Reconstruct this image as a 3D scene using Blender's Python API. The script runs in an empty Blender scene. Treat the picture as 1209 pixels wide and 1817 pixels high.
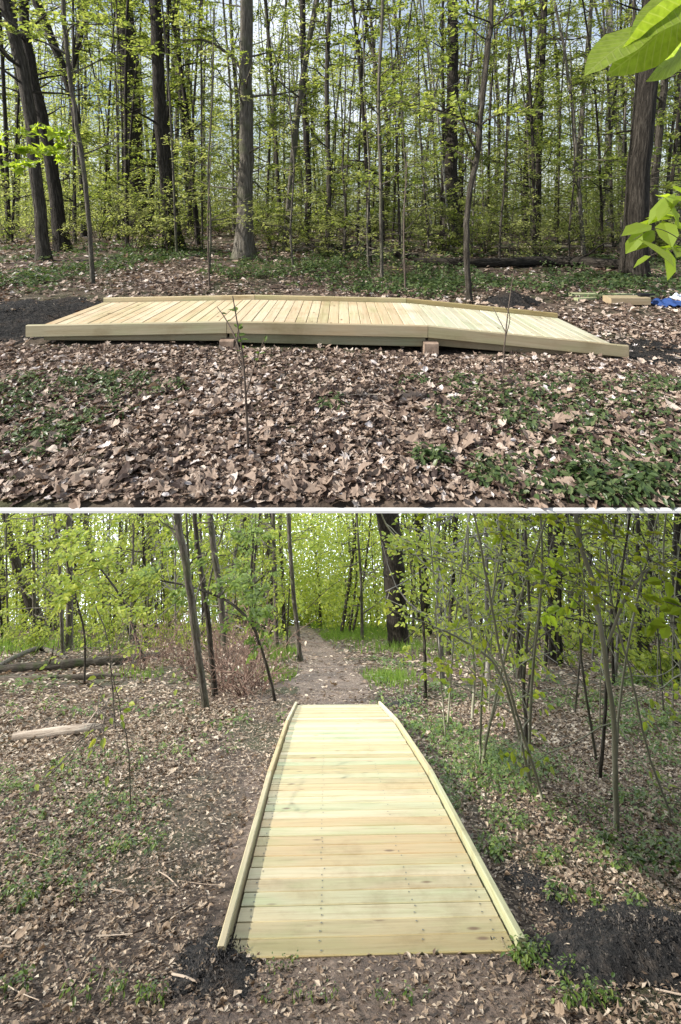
# Woodland boardwalk: a wooded terrace carries one boardwalk seen from the side; below
# and in front of its edge a steep wooded hillside carries a second one, seen end-on.
import bpy, math, random
import numpy as np
R = math.radians
rng = np.random.default_rng(7)
random.seed(7)
scene = bpy.context.scene
col = scene.collection

# ------------------------------------------------------------------ camera, world, sun
F, HX, HY = 790.0, 604.5, 380.0            # focal length and principal point (photo pixels)
cam_d = bpy.data.cameras.new('camera')
cam = bpy.data.objects.new('camera', cam_d); col.objects.link(cam)
cam.location = (0, 0, 0); cam.rotation_euler = (R(90), 0, 0)
cam_d.sensor_fit = 'HORIZONTAL'; cam_d.sensor_width = 36.0
cam_d.lens = 36.0 * F / 1209.0
cam_d.shift_y = -(908.5 - HY) / 1209.0
cam_d.clip_start = 0.02; cam_d.clip_end = 600
scene.camera = cam

SUN_EL, SUN_BACK = 37.0, 12.0               # sun from the left, a little behind the camera
sun_vec = np.array([-math.cos(R(SUN_EL)) * math.cos(R(SUN_BACK)),
                    -math.cos(R(SUN_EL)) * math.sin(R(SUN_BACK)), math.sin(R(SUN_EL))])
world = bpy.data.worlds.new('World'); scene.world = world; world.use_nodes = True
nt = world.node_tree; nt.nodes.clear()
wo = nt.nodes.new('ShaderNodeOutputWorld'); bg = nt.nodes.new('ShaderNodeBackground')
sk = nt.nodes.new('ShaderNodeTexSky'); sk.sky_type = 'NISHITA'; sk.sun_disc = False
sk.sun_elevation = R(SUN_EL); sk.sun_rotation = math.atan2(sun_vec[0], sun_vec[1])
sk.air_density = 1.0; sk.dust_density = 1.6
tcw = nt.nodes.new('ShaderNodeTexCoord'); mpw = nt.nodes.new('ShaderNodeMapping')
mpw.inputs['Scale'].default_value = (2.2, 2.2, 4.5)
cn = nt.nodes.new('ShaderNodeTexNoise'); cn.inputs['Scale'].default_value = 1.6; cn.inputs['Detail'].default_value = 7
cr = nt.nodes.new('ShaderNodeValToRGB')
cr.color_ramp.elements[0].position = 0.30; cr.color_ramp.elements[1].position = 0.72
mx = nt.nodes.new('ShaderNodeMixRGB'); mx.inputs['Color2'].default_value = (6.2, 6.6, 7.1, 1)
nt.links.new(tcw.outputs['Generated'], mpw.inputs['Vector']); nt.links.new(mpw.outputs[0], cn.inputs['Vector'])
nt.links.new(cn.outputs['Fac'], cr.inputs['Fac']); nt.links.new(cr.outputs['Color'], mx.inputs['Fac'])
nt.links.new(sk.outputs[0], mx.inputs['Color1']); nt.links.new(mx.outputs[0], bg.inputs['Color'])
bg.inputs['Strength'].default_value = 0.10
nt.links.new(bg.outputs[0], wo.inputs[0])
sun_d = bpy.data.lights.new('sun', 'SUN'); sun_d.energy = 5.0; sun_d.angle = R(0.55); sun_d.color = (1, .955, .89)
sun = bpy.data.objects.new('sun', sun_d); col.objects.link(sun)
from mathutils import Vector, Matrix
sun.rotation_euler = Vector(sun_vec).to_track_quat('Z', 'Y').to_euler()
scene.view_settings.view_transform = 'Standard'; scene.view_settings.look = 'None'
scene.view_settings.exposure = 0.95; scene.view_settings.gamma = 1.0
scene.view_settings.use_curve_mapping = False
scene.render.engine = 'CYCLES'
scene.cycles.max_bounces = 7; scene.cycles.transparent_max_bounces = 6
SKY_FILL_GLOW = 1.9  # vault glow, set high so it also lights the lower wood

# ------------------------------------------------------------------ the lie of the land
SL = 0.892                                   # fall of the lower hillside
def wob(x, y, s, seed):
    a = np.sin(x * 1.7 * s + seed) * np.cos(y * 1.3 * s - seed * 1.7)
    b = np.sin(x * 3.9 * s - y * 2.6 * s + seed * 2.3)
    c = np.cos(x * 7.3 * s + y * 6.1 * s + seed * .7)
    return a * .5 + b * .3 + c * .2
def gu(x, y):                                # terrace
    x = np.asarray(x, float); y = np.asarray(y, float)
    near = np.clip(y / 4.0, .35, 1)
    return -1.03 - .03 * np.clip(x, -4, 4) * np.clip((y - 1.6) / 1.5, 0, 1) - .05 * np.exp(-((y - 3.75) / .95) ** 4) + np.clip((y - 1.6) / 1., 0, 1) * wob(x, y, .55, 1.) * .035 * near + wob(x, y, .12, 4.) * .12 * np.clip((y - 6) / 10, 0, 1)
def gl0(x, y):                               # hillside, measured from a plane of slope SL
    x = np.asarray(x, float); y = np.asarray(y, float)
    off = np.clip(np.abs(x - .02) - .7, 0, 1.2) / 1.2
    return -1.4 + (wob(x, y, .5, 2.) * .05 + .015) * off * np.clip(y / 4, .3, 1.5)
def gl(x, y):
    y = np.asarray(y, float)
    return gl0(x, y) - SL * np.maximum(y, 0)
def at(px, py, Y):
    return np.array([(px - HX) / F * Y, Y, -(py - HY) / F * Y])
def PU(px, py):
    Y = 1.03 * F / (py - HY)
    for _ in range(6): Y = float(-gu((px - HX) / F * Y, Y) * F / (py - HY))
    return np.array([(px - HX) / F * Y, Y, float(gu((px - HX) / F * Y, Y))])
def PL(px, py):
    Y = 1.4 * F / (py - 1085)
    for _ in range(6): Y = float(-gl0((px - HX) / F * Y, Y) * F / (py - 1085))
    x = (px - HX) / F * Y
    return np.array([x, Y, float(gl(x, Y))])
def under(Y): return -1.036 - np.minimum(.45 * np.maximum(np.asarray(Y, float) - 1.55, 0), .8)   # underside of the terrace
def cap(Y): return under(Y) - .17

# ------------------------------------------------------------------ mesh building
class MB:
    def __init__(s): s.v = []; s.f = []; s.n = 0; s.g = []; s.has_g = False
    def add(s, v, f, mi=0, smooth=False, g=None):
        v = np.asarray(v, float).reshape(-1, 3); f = np.asarray(f, int)
        if f.ndim == 1: f = f[None]
        s.v.append(v); s.f.append((f + s.n, mi, smooth)); s.n += len(v)
        s.g.append(np.zeros_like(v) if g is None else np.asarray(g, float)); s.has_g |= g is not None
        return s
    def mesh(s, name, mats):
        me = bpy.data.meshes.new(name)
        if not s.n:
            return me
        v = np.concatenate(s.v)
        me.vertices.add(len(v)); me.vertices.foreach_set('co', v.ravel())
        loops = np.concatenate([f.ravel() for f, _, _ in s.f])
        sizes = np.concatenate([np.full(len(f), f.shape[1]) for f, _, _ in s.f])
        me.loops.add(len(loops)); me.loops.foreach_set('vertex_index', loops)
        me.polygons.add(len(sizes))
        me.polygons.foreach_set('loop_start', np.concatenate([[0], np.cumsum(sizes)[:-1]]))
        me.polygons.foreach_set('loop_total', sizes)
        me.polygons.foreach_set('material_index', np.concatenate([np.full(len(f), m) for f, m, _ in s.f]))
        me.polygons.foreach_set('use_smooth', np.concatenate([np.full(len(f), sm) for f, _, sm in s.f]))
        if s.has_g:
            a = me.attributes.new('grain', 'FLOAT_VECTOR', 'POINT'); a.data.foreach_set('vector', np.concatenate(s.g).ravel())
        for m in (mats if isinstance(mats, (list, tuple)) else [mats]): me.materials.append(m)
        me.update(); me.validate()
        return me
    def obj(s, name, mats, parent=None, kind=None):
        o = bpy.data.objects.new(name, s.mesh(name, mats)); col.objects.link(o)
        if parent is not None:
            o.parent = parent; o.matrix_parent_inverse = Matrix.Translation(-parent.location)
        if kind: o['kind'] = kind
        return o

def tag(o, label, cat, group=None, kind=None):
    o['label'] = label; o['category'] = cat
    if group: o['group'] = group
    if kind: o['kind'] = kind
    return o
def thing(name, loc, label, cat, group=None):
    o = bpy.data.objects.new(name, None); col.objects.link(o); o.location = tuple(float(c) for c in loc)
    o.empty_display_size = .1
    return tag(o, label, cat, group)

def resample(pts, rad, m):
    pts = np.asarray(pts, float); rad = np.asarray(rad, float); n = len(pts)
    if n < 3:
        t = np.linspace(0, 1, m)[:, None]
        return pts[0] + (pts[-1] - pts[0]) * t, rad[0] + (rad[-1] - rad[0]) * t[:, 0]
    P = np.vstack([2 * pts[0] - pts[1], pts, 2 * pts[-1] - pts[-2]])
    u = np.linspace(0, n - 1 - 1e-6, m); i = u.astype(int); t = (u - i)[:, None]
    p0, p1, p2, p3 = P[i], P[i + 1], P[i + 2], P[i + 3]
    q = .5 * (2 * p1 + (p2 - p0) * t + (2 * p0 - 5 * p1 + 4 * p2 - p3) * t ** 2 + (3 * p1 - p0 - 3 * p2 + p3) * t ** 3)
    return q, np.interp(u, np.arange(n), rad)
def tube(mb, pts, rad, sides=8, rough=0., mi=0, capend=True, flare=0., seed=0.):
    pts = np.asarray(pts, float); rad = np.asarray(rad, float); n = len(pts)
    T = np.gradient(pts, axis=0); T /= np.linalg.norm(T, axis=1)[:, None] + 1e-9
    ref = np.array([1., .13, 0.]) if abs(T[:, 0]).mean() < .8 else np.array([0., .1, 1.])
    A = np.cross(T, ref); A /= np.linalg.norm(A, axis=1)[:, None] + 1e-9
    B = np.cross(T, A)
    th = np.linspace(0, 2 * np.pi, sides, endpoint=False)
    rr = np.repeat(rad[:, None], sides, 1)
    if rough:
        k = np.arange(n)[:, None]
        rr = rr * (1 + rough * (np.sin(th * 3 + k * .35 + seed) * .5 + np.sin(th * 5 - k * .6 + seed * 2) * .35 + rng.normal(0, .25, rr.shape)))
    if flare:
        d = np.linalg.norm(pts - pts[0], axis=1)[:, None]
        rr = rr * (1 + flare * np.exp(-d / (rad[0] * 2.2)) * (1 + .45 * np.sin(th * 4 + seed)))
    V = pts[:, None] + rr[..., None] * (np.cos(th)[None, :, None] * A[:, None] + np.sin(th)[None, :, None] * B[:, None])
    i = np.arange(n - 1)[:, None] * sides; j = np.arange(sides)[None]; j2 = (j + 1) % sides
    Fq = np.stack([i + j, i + j2, i + sides + j2, i + sides + j], -1).reshape(-1, 4)
    g = np.zeros((n, sides, 3)); g[..., 2] = np.concatenate([[0], np.cumsum(np.linalg.norm(np.diff(pts, axis=0), axis=1))])[:, None]
    g[..., 0] = np.cos(th) * rad.mean(); g[..., 1] = np.sin(th) * rad.mean(); g += seed
    mb.add(V.reshape(-1, 3), Fq, mi, True, g.reshape(-1, 3))
    if capend:
        base = mb.n
        mb.add(np.vstack([V[-1], V[0]]), np.array([list(range(sides)), list(range(2 * sides - 1, sides - 1, -1))]), mi, False, np.vstack([g[-1], g[0]]))

# leaf outlines: (verts, faces), leaf runs along +X from its stalk, normal +Z
def tmpl_small():
    v = np.array([[0, 0, 0], [.45, -.27, .07], [1, 0, -.03], [.45, .27, .07]]); return v, np.array([[0, 1, 2], [0, 2, 3]])
def tmpl_oval():
    v = np.array([[0, 0, 0], [.28, -.24, .05], [.66, -.22, .04], [1, 0, -.08], [.66, .22, .04], [.28, .24, .05], [.5, 0, -.02]])
    return v, np.array([[0, 1, 6], [1, 2, 6], [2, 3, 6], [3, 4, 6], [4, 5, 6], [5, 0, 6]])
def tmpl_lobed(seed, lob=5, deep=.5):
    r = np.random.default_rng(seed); n = 2 * lob + 1
    th = np.linspace(-2.7, 2.7, n); out = .5 * (1 + .18 * np.cos(th)) ; rad = np.where(np.arange(n) % 2 == 0, out, out * (1 - deep)) * (1 + r.normal(0, .11, n))
    el = r.uniform(.7, 1.05); V = [(.42, 0)]; ring1 = [(.42 + .5 * .55 * math.cos(t), el * .5 * .5 * math.sin(t)) for t in th]; ring2 = [(.42 + q * math.cos(t), el * q * math.sin(t)) for q, t in zip(rad, th)]
    v = np.zeros((2 * n + 2, 3)); v[0, :2] = V[0]; v[1:n + 1, :2] = ring1; v[n + 1:2 * n + 1, :2] = ring2; v[-1, :2] = (-.02, 0)
    k = v[n + 1:2 * n + 1]; v[1:n + 1, :2] = np.minimum(1, np.linalg.norm(k[:, :2] - V[0], axis=1) / (np.linalg.norm(v[1:n + 1, :2] - V[0], axis=1) * 1.35))[:, None] * (v[1:n + 1, :2] - V[0]) + V[0]
    a, b, c = r.uniform(-.6, .7), r.uniform(-.5, 1.1), r.uniform(-.6, .6); x = v[:, 0] - .42; y = v[:, 1]
    v[:, 2] = a * x ** 2 + b * y ** 2 + c * x * y + .06 * np.sin(9 * x + seed) * np.cos(8 * y + seed * 2) + r.normal(0, .02, len(v))
    f = [[0, 1 + k, 2 + k] for k in range(n - 1)] ; q = [[1 + k, n + 1 + k, n + 2 + k, 2 + k] for k in range(n - 1)]
    tri = f + [[a_, b_, c_] for a_, b_, c_, d_ in q] + [[a_, c_, d_] for a_, b_, c_, d_ in q] + [[0, 2 * n + 1, 1], [1, 2 * n + 1, n + 1], [0, n, 2 * n + 1], [n, 2 * n, 2 * n + 1]]
    return v, np.array(tri)
def tmpl_curl(seed):
    r = np.random.default_rng(seed); t = np.linspace(0, 1, 6); w = .25 * np.sin(np.pi * t ** .8) * r.uniform(.8, 1.3); w[0] = .01; w[-1] = .004; V = []
    a, b = r.uniform(-.9, .9), r.uniform(-.6, 3.2)
    for k in range(6):
        for sd in (-1, 0, 1): V.append((t[k], sd * w[k] * r.uniform(.85, 1.1), a * (t[k] - .5) ** 2 + b * (sd * w[k]) ** 2 + r.normal(0, .015)))
    f = []
    for k in range(5):
        for j in (0, 1): p = k * 3 + j; f += [[p, p + 3, p + 4], [p, p + 4, p + 1]]
    return np.array(V), np.array(f)
def scatter(mb, tm, pos, nrm, yaw, size, mi=0):
    tv, tf = tm; N = len(pos)
    if not N: return
    nrm = nrm / (np.linalg.norm(nrm, axis=1)[:, None] + 1e-9)
    h = np.stack([np.cos(yaw), np.sin(yaw), np.zeros(N)], 1)
    X = h - nrm * (h * nrm).sum(1)[:, None]; X /= np.linalg.norm(X, axis=1)[:, None] + 1e-9
    Yv = np.cross(nrm, X)
    s = np.asarray(size)
    V = pos[:, None] + s[:, None, None] * (tv[None, :, 0, None] * X[:, None] + tv[None, :, 1, None] * Yv[:, None] + tv[None, :, 2, None] * nrm[:, None])
    f = (np.arange(N)[:, None, None] * len(tv) + tf[None]).reshape(-1, tf.shape[1])
    mb.add(V.reshape(-1, 3), f, mi, False)
def rnd_normals(N, tilt):
    n = rng.normal(0, tilt, (N, 3)); n[:, 2] = 1; return n

# ------------------------------------------------------------------ materials
def new_mat(name):
    m = bpy.data.materials.new(name); m.use_nodes = True; t = m.node_tree; t.nodes.clear()
    out = t.nodes.new('ShaderNodeOutputMaterial'); return m, t, out
def N(t, typ, **kw):
    n = t.nodes.new(typ)
    for k, v in kw.items():
        if k in n.inputs: n.inputs[k].default_value = v
        else: setattr(n, k, v)
    return n
def ramp(t, stops):
    r = t.nodes.new('ShaderNodeValToRGB'); e = r.color_ramp.elements
    while len(e) < len(stops): e.new(.5)
    for k, (p, c) in enumerate(stops): e[k].position = p; e[k].color = (*c, 1)
    return r
def bsdf(t, out, rough=.8, spec=.3):
    b = N(t, 'ShaderNodeBsdfPrincipled'); b.inputs['Roughness'].default_value = rough
    b.inputs['Specular IOR Level'].default_value = spec; t.links.new(b.outputs[0], out.inputs[0]); return b
def leaf_mat(name, stops, trans, tf=.55, rough=.45):
    m, t, out = new_mat(name); geo = N(t, 'ShaderNodeNewGeometry'); r = ramp(t, stops)
    t.links.new(geo.outputs['Random Per Island'], r.inputs[0])
    b = N(t, 'ShaderNodeBsdfPrincipled'); b.inputs['Roughness'].default_value = rough; b.inputs['Specular IOR Level'].default_value = .35
    tr = N(t, 'ShaderNodeBsdfTranslucent'); ml = N(t, 'ShaderNodeMixRGB', blend_type='MULTIPLY'); ml.inputs[0].default_value = 1
    ml.inputs[2].default_value = (*trans, 1); mix = N(t, 'ShaderNodeMixShader'); mix.inputs[0].default_value = tf
    t.links.new(r.outputs[0], b.inputs['Base Color']); t.links.new(r.outputs[0], ml.inputs[1]); t.links.new(ml.outputs[0], tr.inputs[0])
    t.links.new(b.outputs[0], mix.inputs[1]); t.links.new(tr.outputs[0], mix.inputs[2]); t.links.new(mix.outputs[0], out.inputs[0])
    return m
def noise_mat(name, scale, stops, stretch=(1, 1, 1), bump=.4, bdist=.02, rough=.9, attr=False, detail=6, scale2=None, c2=None, f2=(.45, .6), spec=.2):
    m, t, out = new_mat(name); b = bsdf(t, out, rough, spec)
    if attr: src = N(t, 'ShaderNodeAttribute', attribute_name='grain').outputs['Vector']
    else: src = N(t, 'ShaderNodeTexCoord').outputs['Object']
    mp = N(t, 'ShaderNodeMapping'); mp.inputs['Scale'].default_value = stretch; t.links.new(src, mp.inputs[0])
    n = N(t, 'ShaderNodeTexNoise', Scale=scale, Detail=detail, Roughness=.62); t.links.new(mp.outputs[0], n.inputs['Vector'])
    r = ramp(t, stops); t.links.new(n.outputs[0], r.inputs[0]); colr = r.outputs[0]
    if scale2:
        n2 = N(t, 'ShaderNodeTexNoise', Scale=scale2, Detail=4); t.links.new(src, n2.inputs['Vector'])
        r2 = ramp(t, [(f2[0], (0, 0, 0)), (f2[1], (1, 1, 1))]); t.links.new(n2.outputs[0], r2.inputs[0])
        mm = N(t, 'ShaderNodeMixRGB'); mm.inputs[2].default_value = (*c2, 1); t.links.new(r2.outputs[0], mm.inputs[0]); t.links.new(colr, mm.inputs[1]); colr = mm.outputs[0]
    t.links.new(colr, b.inputs['Base Color'])
    bp = N(t, 'ShaderNodeBump', Strength=bump, Distance=bdist); t.links.new(n.outputs[0], bp.inputs['Height']); t.links.new(bp.outputs[0], b.inputs['Normal'])
    return m
def bark(name, dark, mid, light, moss=None):
    return noise_mat(name, 9, [(.30, dark), (.5, mid), (.72, light)], (4.5, 4.5, .5), 1.0, .09, .95, True, 9,
                     2.2 if moss else None, moss or (0, 0, 0), (.5, .68))
M = {}
M['bark_dark'] = bark('bark_dark', (.010, .008, .006), (.030, .025, .019), (.085, .074, .060))
M['bark_brown'] = bark('bark_brown', (.018, .015, .011), (.056, .048, .037), (.135, .12, .098))
M['bark_grey'] = bark('bark_grey', (.045, .039, .030), (.118, .104, .082), (.23, .21, .175), (.10, .105, .06))
M['bark_pale'] = bark('bark_pale', (.11, .10, .085), (.24, .225, .195), (.40, .38, .34))
M['bark_smooth'] = noise_mat('bark_smooth', 5, [(.3, (.13, .13, .08)), (.55, (.22, .215, .15)), (.75, (.34, .33, .26))], (1, 1, .4), .25, .01, .8, True)
M['moss_log'] = noise_mat('moss_log', 7, [(.3, (.02, .016, .012)), (.5, (.06, .048, .036)), (.7, (.15, .125, .095))], (3, 3, .5), .9, .05, .95, True, 7, 3.0, (.04, .05, .018), (.5, .68))
M['dead_wood'] = noise_mat('dead_wood', 8, [(.3, (.12, .085, .06)), (.5, (.30, .24, .185)), (.7, (.46, .39, .31))], (4, 4, .4), .8, .02, .95, True)
M['twig'] = noise_mat('twig', 12, [(.3, (.05, .037, .028)), (.7, (.16, .125, .10))], (1, 1, .5), .3, .01, .9, True)
M['brush'] = noise_mat('brush', 12, [(.3, (.085, .05, .036)), (.7, (.22, .145, .11))], (1, 1, .5), .3, .01, .9, True)
M['soil'] = noise_mat('soil', 9, [(.3, (.028, .020, .015)), (.55, (.08, .058, .043)), (.75, (.16, .122, .095))], bump=1, bdist=.04, scale2=.9, c2=(.05, .05, .025))
M['path'] = noise_mat('path', 22, [(.3, (.065, .046, .035)), (.52, (.145, .108, .082)), (.74, (.27, .21, .165))], bump=1, bdist=.025, scale2=2.4, c2=(.10, .075, .06))
M['mulch'] = noise_mat('mulch', 26, [(.3, (.006, .006, .006)), (.5, (.020, .019, .018)), (.66, (.05, .042, .035)), (.85, (.10, .088, .075))], bump=1, bdist=.07, rough=.9, scale2=6, c2=(.045, .034, .026), f2=(.54, .72))
M['mulch_bit'] = leaf_mat('mulch_bit', [(0, (.005, .005, .005)), (.6, (.016, .015, .015)), (.9, (.05, .043, .036)), (1, (.10, .085, .07))], (0, 0, 0), 0, .8)
M['divider_white'] = noise_mat('divider_white', 14, [(.3, (.55, .54, .52)), (.7, (.72, .71, .69))], bump=.2, bdist=.004)
M['block'] = noise_mat('block', 18, [(.3, (.13, .09, .066)), (.7, (.33, .245, .185))], bump=.5, bdist=.006)
M['black_plastic'] = noise_mat('black_plastic', 20, [(.3, (.01, .01, .011)), (.7, (.02, .02, .022))], rough=.45, bump=.1, bdist=.003)
M['blue_cloth'] = noise_mat('blue_cloth', 8, [(.3, (.012, .03, .10)), (.6, (.025, .06, .19)), (.8, (.05, .10, .27))], bump=.6, bdist=.02, rough=.7)
M['pale_cloth'] = noise_mat('pale_cloth', 8, [(.3, (.35, .38, .45)), (.7, (.6, .62, .66))], bump=.5, bdist=.02)
M['screw'] = noise_mat('screw', 20, [(.3, (.05, .055, .04)), (.7, (.12, .12, .09))], rough=.5, bump=0)
def wood_mat(name, tones):
    m, t, out = new_mat(name); b = bsdf(t, out, .68, .25)
    at_ = N(t, 'ShaderNodeAttribute', attribute_name='grain'); oi = N(t, 'ShaderNodeObjectInfo')
    mp = N(t, 'ShaderNodeMapping'); mp.inputs['Scale'].default_value = (1.1, 26, 26); t.links.new(at_.outputs['Vector'], mp.inputs[0])
    n = N(t, 'ShaderNodeTexNoise', Scale=1.6, Detail=9, Roughness=.66, Distortion=.9); t.links.new(mp.outputs[0], n.inputs['Vector'])
    base = ramp(t, tones)
    t.links.new(oi.outputs['Random'], base.inputs[0])
    gr = ramp(t, [(.22, (.52, .46, .36)), (.43, (.88, .85, .79)), (.72, (1.07, 1.07, 1.06))]); t.links.new(n.outputs[0], gr.inputs[0])
    ml = N(t, 'ShaderNodeMixRGB', blend_type='MULTIPLY'); ml.inputs[0].default_value = 1
    t.links.new(base.outputs[0], ml.inputs[1]); t.links.new(gr.outputs[0], ml.inputs[2])
    # broad tint: green preservative, pinkish heartwood
    nb = N(t, 'ShaderNodeTexNoise', Scale=2.2, Detail=3); mp2 = N(t, 'ShaderNodeMapping'); mp2.inputs['Scale'].default_value = (1, 3.5, 3.5)
    t.links.new(at_.outputs['Vector'], mp2.inputs[0]); t.links.new(mp2.outputs[0], nb.inputs['Vector'])
    rb = ramp(t, [(.34, (.86, .93, .84)), (.5, (.97, .97, .96)), (.66, (1.0, .95, .90))]); t.links.new(nb.outputs[0], rb.inputs[0])
    m2 = N(t, 'ShaderNodeMixRGB', blend_type='MULTIPLY'); m2.inputs[0].default_value = 1
    t.links.new(ml.outputs[0], m2.inputs[1]); t.links.new(rb.outputs[0], m2.inputs[2])
    ns = N(t, 'ShaderNodeTexNoise', Scale=1.7, Detail=8, Roughness=.7); tco = N(t, 'ShaderNodeTexCoord'); t.links.new(tco.outputs['Object'], ns.inputs['Vector'])
    rs = ramp(t, [(.36, (.72, .68, .61)), (.47, (.96, .95, .94)), (.6, (1, 1, 1))]); t.links.new(ns.outputs[0], rs.inputs[0])
    m25 = N(t, 'ShaderNodeMixRGB', blend_type='MULTIPLY'); m25.inputs[0].default_value = .8; t.links.new(m2.outputs[0], m25.inputs[1]); t.links.new(rs.outputs[0], m25.inputs[2]); m2 = m25
    # knots
    mp3 = N(t, 'ShaderNodeMapping'); mp3.inputs['Scale'].default_value = (3.2, 7.5, 7.5); t.links.new(at_.outputs['Vector'], mp3.inputs[0])
    vo = N(t, 'ShaderNodeTexVoronoi', Scale=1.0); t.links.new(mp3.outputs[0], vo.inputs['Vector'])
    rk = ramp(t, [(.045, (1, 1, 1)), (.12, (0, 0, 0))]); t.links.new(vo.outputs['Distance'], rk.inputs[0])
    wn = N(t, 'ShaderNodeMath', operation='GREATER_THAN'); wn.inputs[1].default_value = .33
    sep = N(t, 'ShaderNodeSeparateColor'); t.links.new(vo.outputs['Color'], sep.inputs[0]); t.links.new(sep.outputs[0], wn.inputs[0])
    mk = N(t, 'ShaderNodeMath', operation='MULTIPLY'); t.links.new(rk.outputs[0], mk.inputs[0]); t.links.new(wn.outputs[0], mk.inputs[1])
    m3 = N(t, 'ShaderNodeMixRGB'); m3.inputs[2].default_value = (.13, .085, .045, 1); t.links.new(mk.outputs[0], m3.inputs[0]); t.links.new(m2.outputs[0], m3.inputs[1])
    t.links.new(m3.outputs[0], b.inputs['Base Color'])
    bp = N(t, 'ShaderNodeBump', Strength=.25, Distance=.004); t.links.new(n.outputs[0], bp.inputs['Height']); t.links.new(bp.outputs[0], b.inputs['Normal'])
    return m
M['wood'] = wood_mat('treated_pine', [(0, (.35, .285, .145)), (.14, (.46, .41, .28)), (.28, (.28, .315, .19)), (.42, (.44, .40, .265)), (.56, (.29, .24, .115)), (.70, (.50, .46, .345)), (.82, (.38, .31, .17)), (.92, (.41, .315, .19)), (1, (.34, .32, .20))])
M['wood_tan'] = wood_mat('dry_pine', [(0, (.46, .38, .255)), (.2, (.55, .475, .35)), (.4, (.49, .41, .28)), (.6, (.56, .48, .37)), (.8, (.47, .385, .265)), (1, (.53, .46, .35))])
M['wood_pale'] = wood_mat('pale_pine', [(0, (.45, .44, .345)), (.3, (.54, .525, .42)), (.6, (.48, .455, .34)), (.8, (.56, .545, .45)), (1, (.47, .46, .37))])
M['wood_edge'] = wood_mat('rail_pine', [(0, (.30, .295, .20)), (.5, (.36, .325, .225)), (1, (.33, .265, .18))])
M['leaf_up'] = leaf_mat('leaf_up', [(0, (.105, .145, .035)), (.5, (.165, .21, .055)), (.85, (.225, .265, .08)), (1, (.28, .30, .14))], (2.1, 2.0, 1.1), .5)
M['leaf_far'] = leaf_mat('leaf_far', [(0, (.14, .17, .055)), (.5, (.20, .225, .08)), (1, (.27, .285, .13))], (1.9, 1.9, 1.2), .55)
M['leaf_low'] = leaf_mat('leaf_low', [(0, (.11, .155, .025)), (.4, (.175, .225, .032)), (.8, (.25, .285, .045)), (1, (.31, .33, .085))], (2.4, 2.3, 1.0), .58)
M['leaf_pale'] = leaf_mat('leaf_pale', [(0, (.17, .20, .06)), (.5, (.24, .26, .095)), (1, (.34, .35, .18))], (1.8, 1.8, 1.1), .5)
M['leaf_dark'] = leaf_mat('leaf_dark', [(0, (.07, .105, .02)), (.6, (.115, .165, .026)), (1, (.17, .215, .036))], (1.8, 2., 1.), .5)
M['leaf_near'] = leaf_mat('leaf_near', [(0, (.14, .20, .025)), (1, (.21, .28, .04))], (2.4, 2.3, 1.), .6, .4)
def big_leaf_mat():
    m = leaf_mat('leaf_big', [(0, (.15, .21, .028)), (1, (.20, .27, .04))], (2.3, 2.3, 1.), .6, .38); t = m.node_tree
    tc = N(t, 'ShaderNodeTexCoord'); sp_ = N(t, 'ShaderNodeSeparateXYZ'); t.links.new(tc.outputs['Object'], sp_.inputs[0])
    def mth(op, a, b=None, v=None):
        n = N(t, 'ShaderNodeMath', operation=op); t.links.new(a, n.inputs[0])
        if b is not None: t.links.new(b, n.inputs[1])
        if v is not None: n.inputs[1].default_value = v
        return n.outputs[0]
    ay = mth('ABSOLUTE', sp_.outputs[1]); ph = mth('SUBTRACT', sp_.outputs[0], mth('MULTIPLY', ay, v=.9)); si = mth('SINE', mth('MULTIPLY', ph, v=68))
    vein = mth('MAXIMUM', mth('POWER', mth('MAXIMUM', si, v=0), v=9), mth('LESS_THAN', ay, v=.006))
    n = N(t, 'ShaderNodeTexNoise', Scale=14, Detail=4); t.links.new(tc.outputs['Object'], n.inputs['Vector'])
    r = [q for q in t.nodes if q.type == 'VALTORGB'][0]; pb = [q for q in t.nodes if q.type == 'BSDF_PRINCIPLED'][0]; mlt = [q for q in t.nodes if q.type == 'MIX_RGB'][0]
    mixv = N(t, 'ShaderNodeMixRGB'); mixv.inputs[2].default_value = (.26, .30, .10, 1); t.links.new(mth('MULTIPLY', vein, v=.55), mixv.inputs[0])
    nr = ramp(t, [(.35, (.8, .8, .8)), (.65, (1.12, 1.1, 1.1))]); t.links.new(n.outputs[0], nr.inputs[0]); mu = N(t, 'ShaderNodeMixRGB', blend_type='MULTIPLY'); mu.inputs[0].default_value = 1
    t.links.new(r.outputs[0], mu.inputs[1]); t.links.new(nr.outputs[0], mu.inputs[2]); t.links.new(mu.outputs[0], mixv.inputs[1]); t.links.new(mixv.outputs[0], pb.inputs['Base Color']); t.links.new(mixv.outputs[0], mlt.inputs[1])
    bp = N(t, 'ShaderNodeBump', Strength=.35, Distance=.003); t.links.new(vein, bp.inputs['Height']); t.links.new(bp.outputs[0], pb.inputs['Normal'])
    return m
M['leaf_big'] = big_leaf_mat()
M['herb'] = leaf_mat('herb', [(0, (.035, .06, .02)), (.5, (.06, .095, .032)), (1, (.12, .15, .06))], (1.5, 1.6, 1.), .35, .4)
M['herb_low'] = leaf_mat('herb_low', [(0, (.045, .085, .018)), (.5, (.08, .13, .026)), (1, (.15, .19, .045))], (1.7, 1.8, 1.), .4, .4)
M['grass'] = leaf_mat('grass', [(0, (.06, .11, .02)), (1, (.13, .19, .04))], (1.9, 1.9, 1.), .45)
M['litter'] = leaf_mat('litter', [(0, (.035, .022, .018)), (.25, (.092, .060, .044)), (.5, (.20, .142, .105)), (.75, (.33, .255, .198)), (.92, (.47, .395, .33)), (1, (.52, .475, .46))], (1.1, .9, .7), .2, .7)
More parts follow.
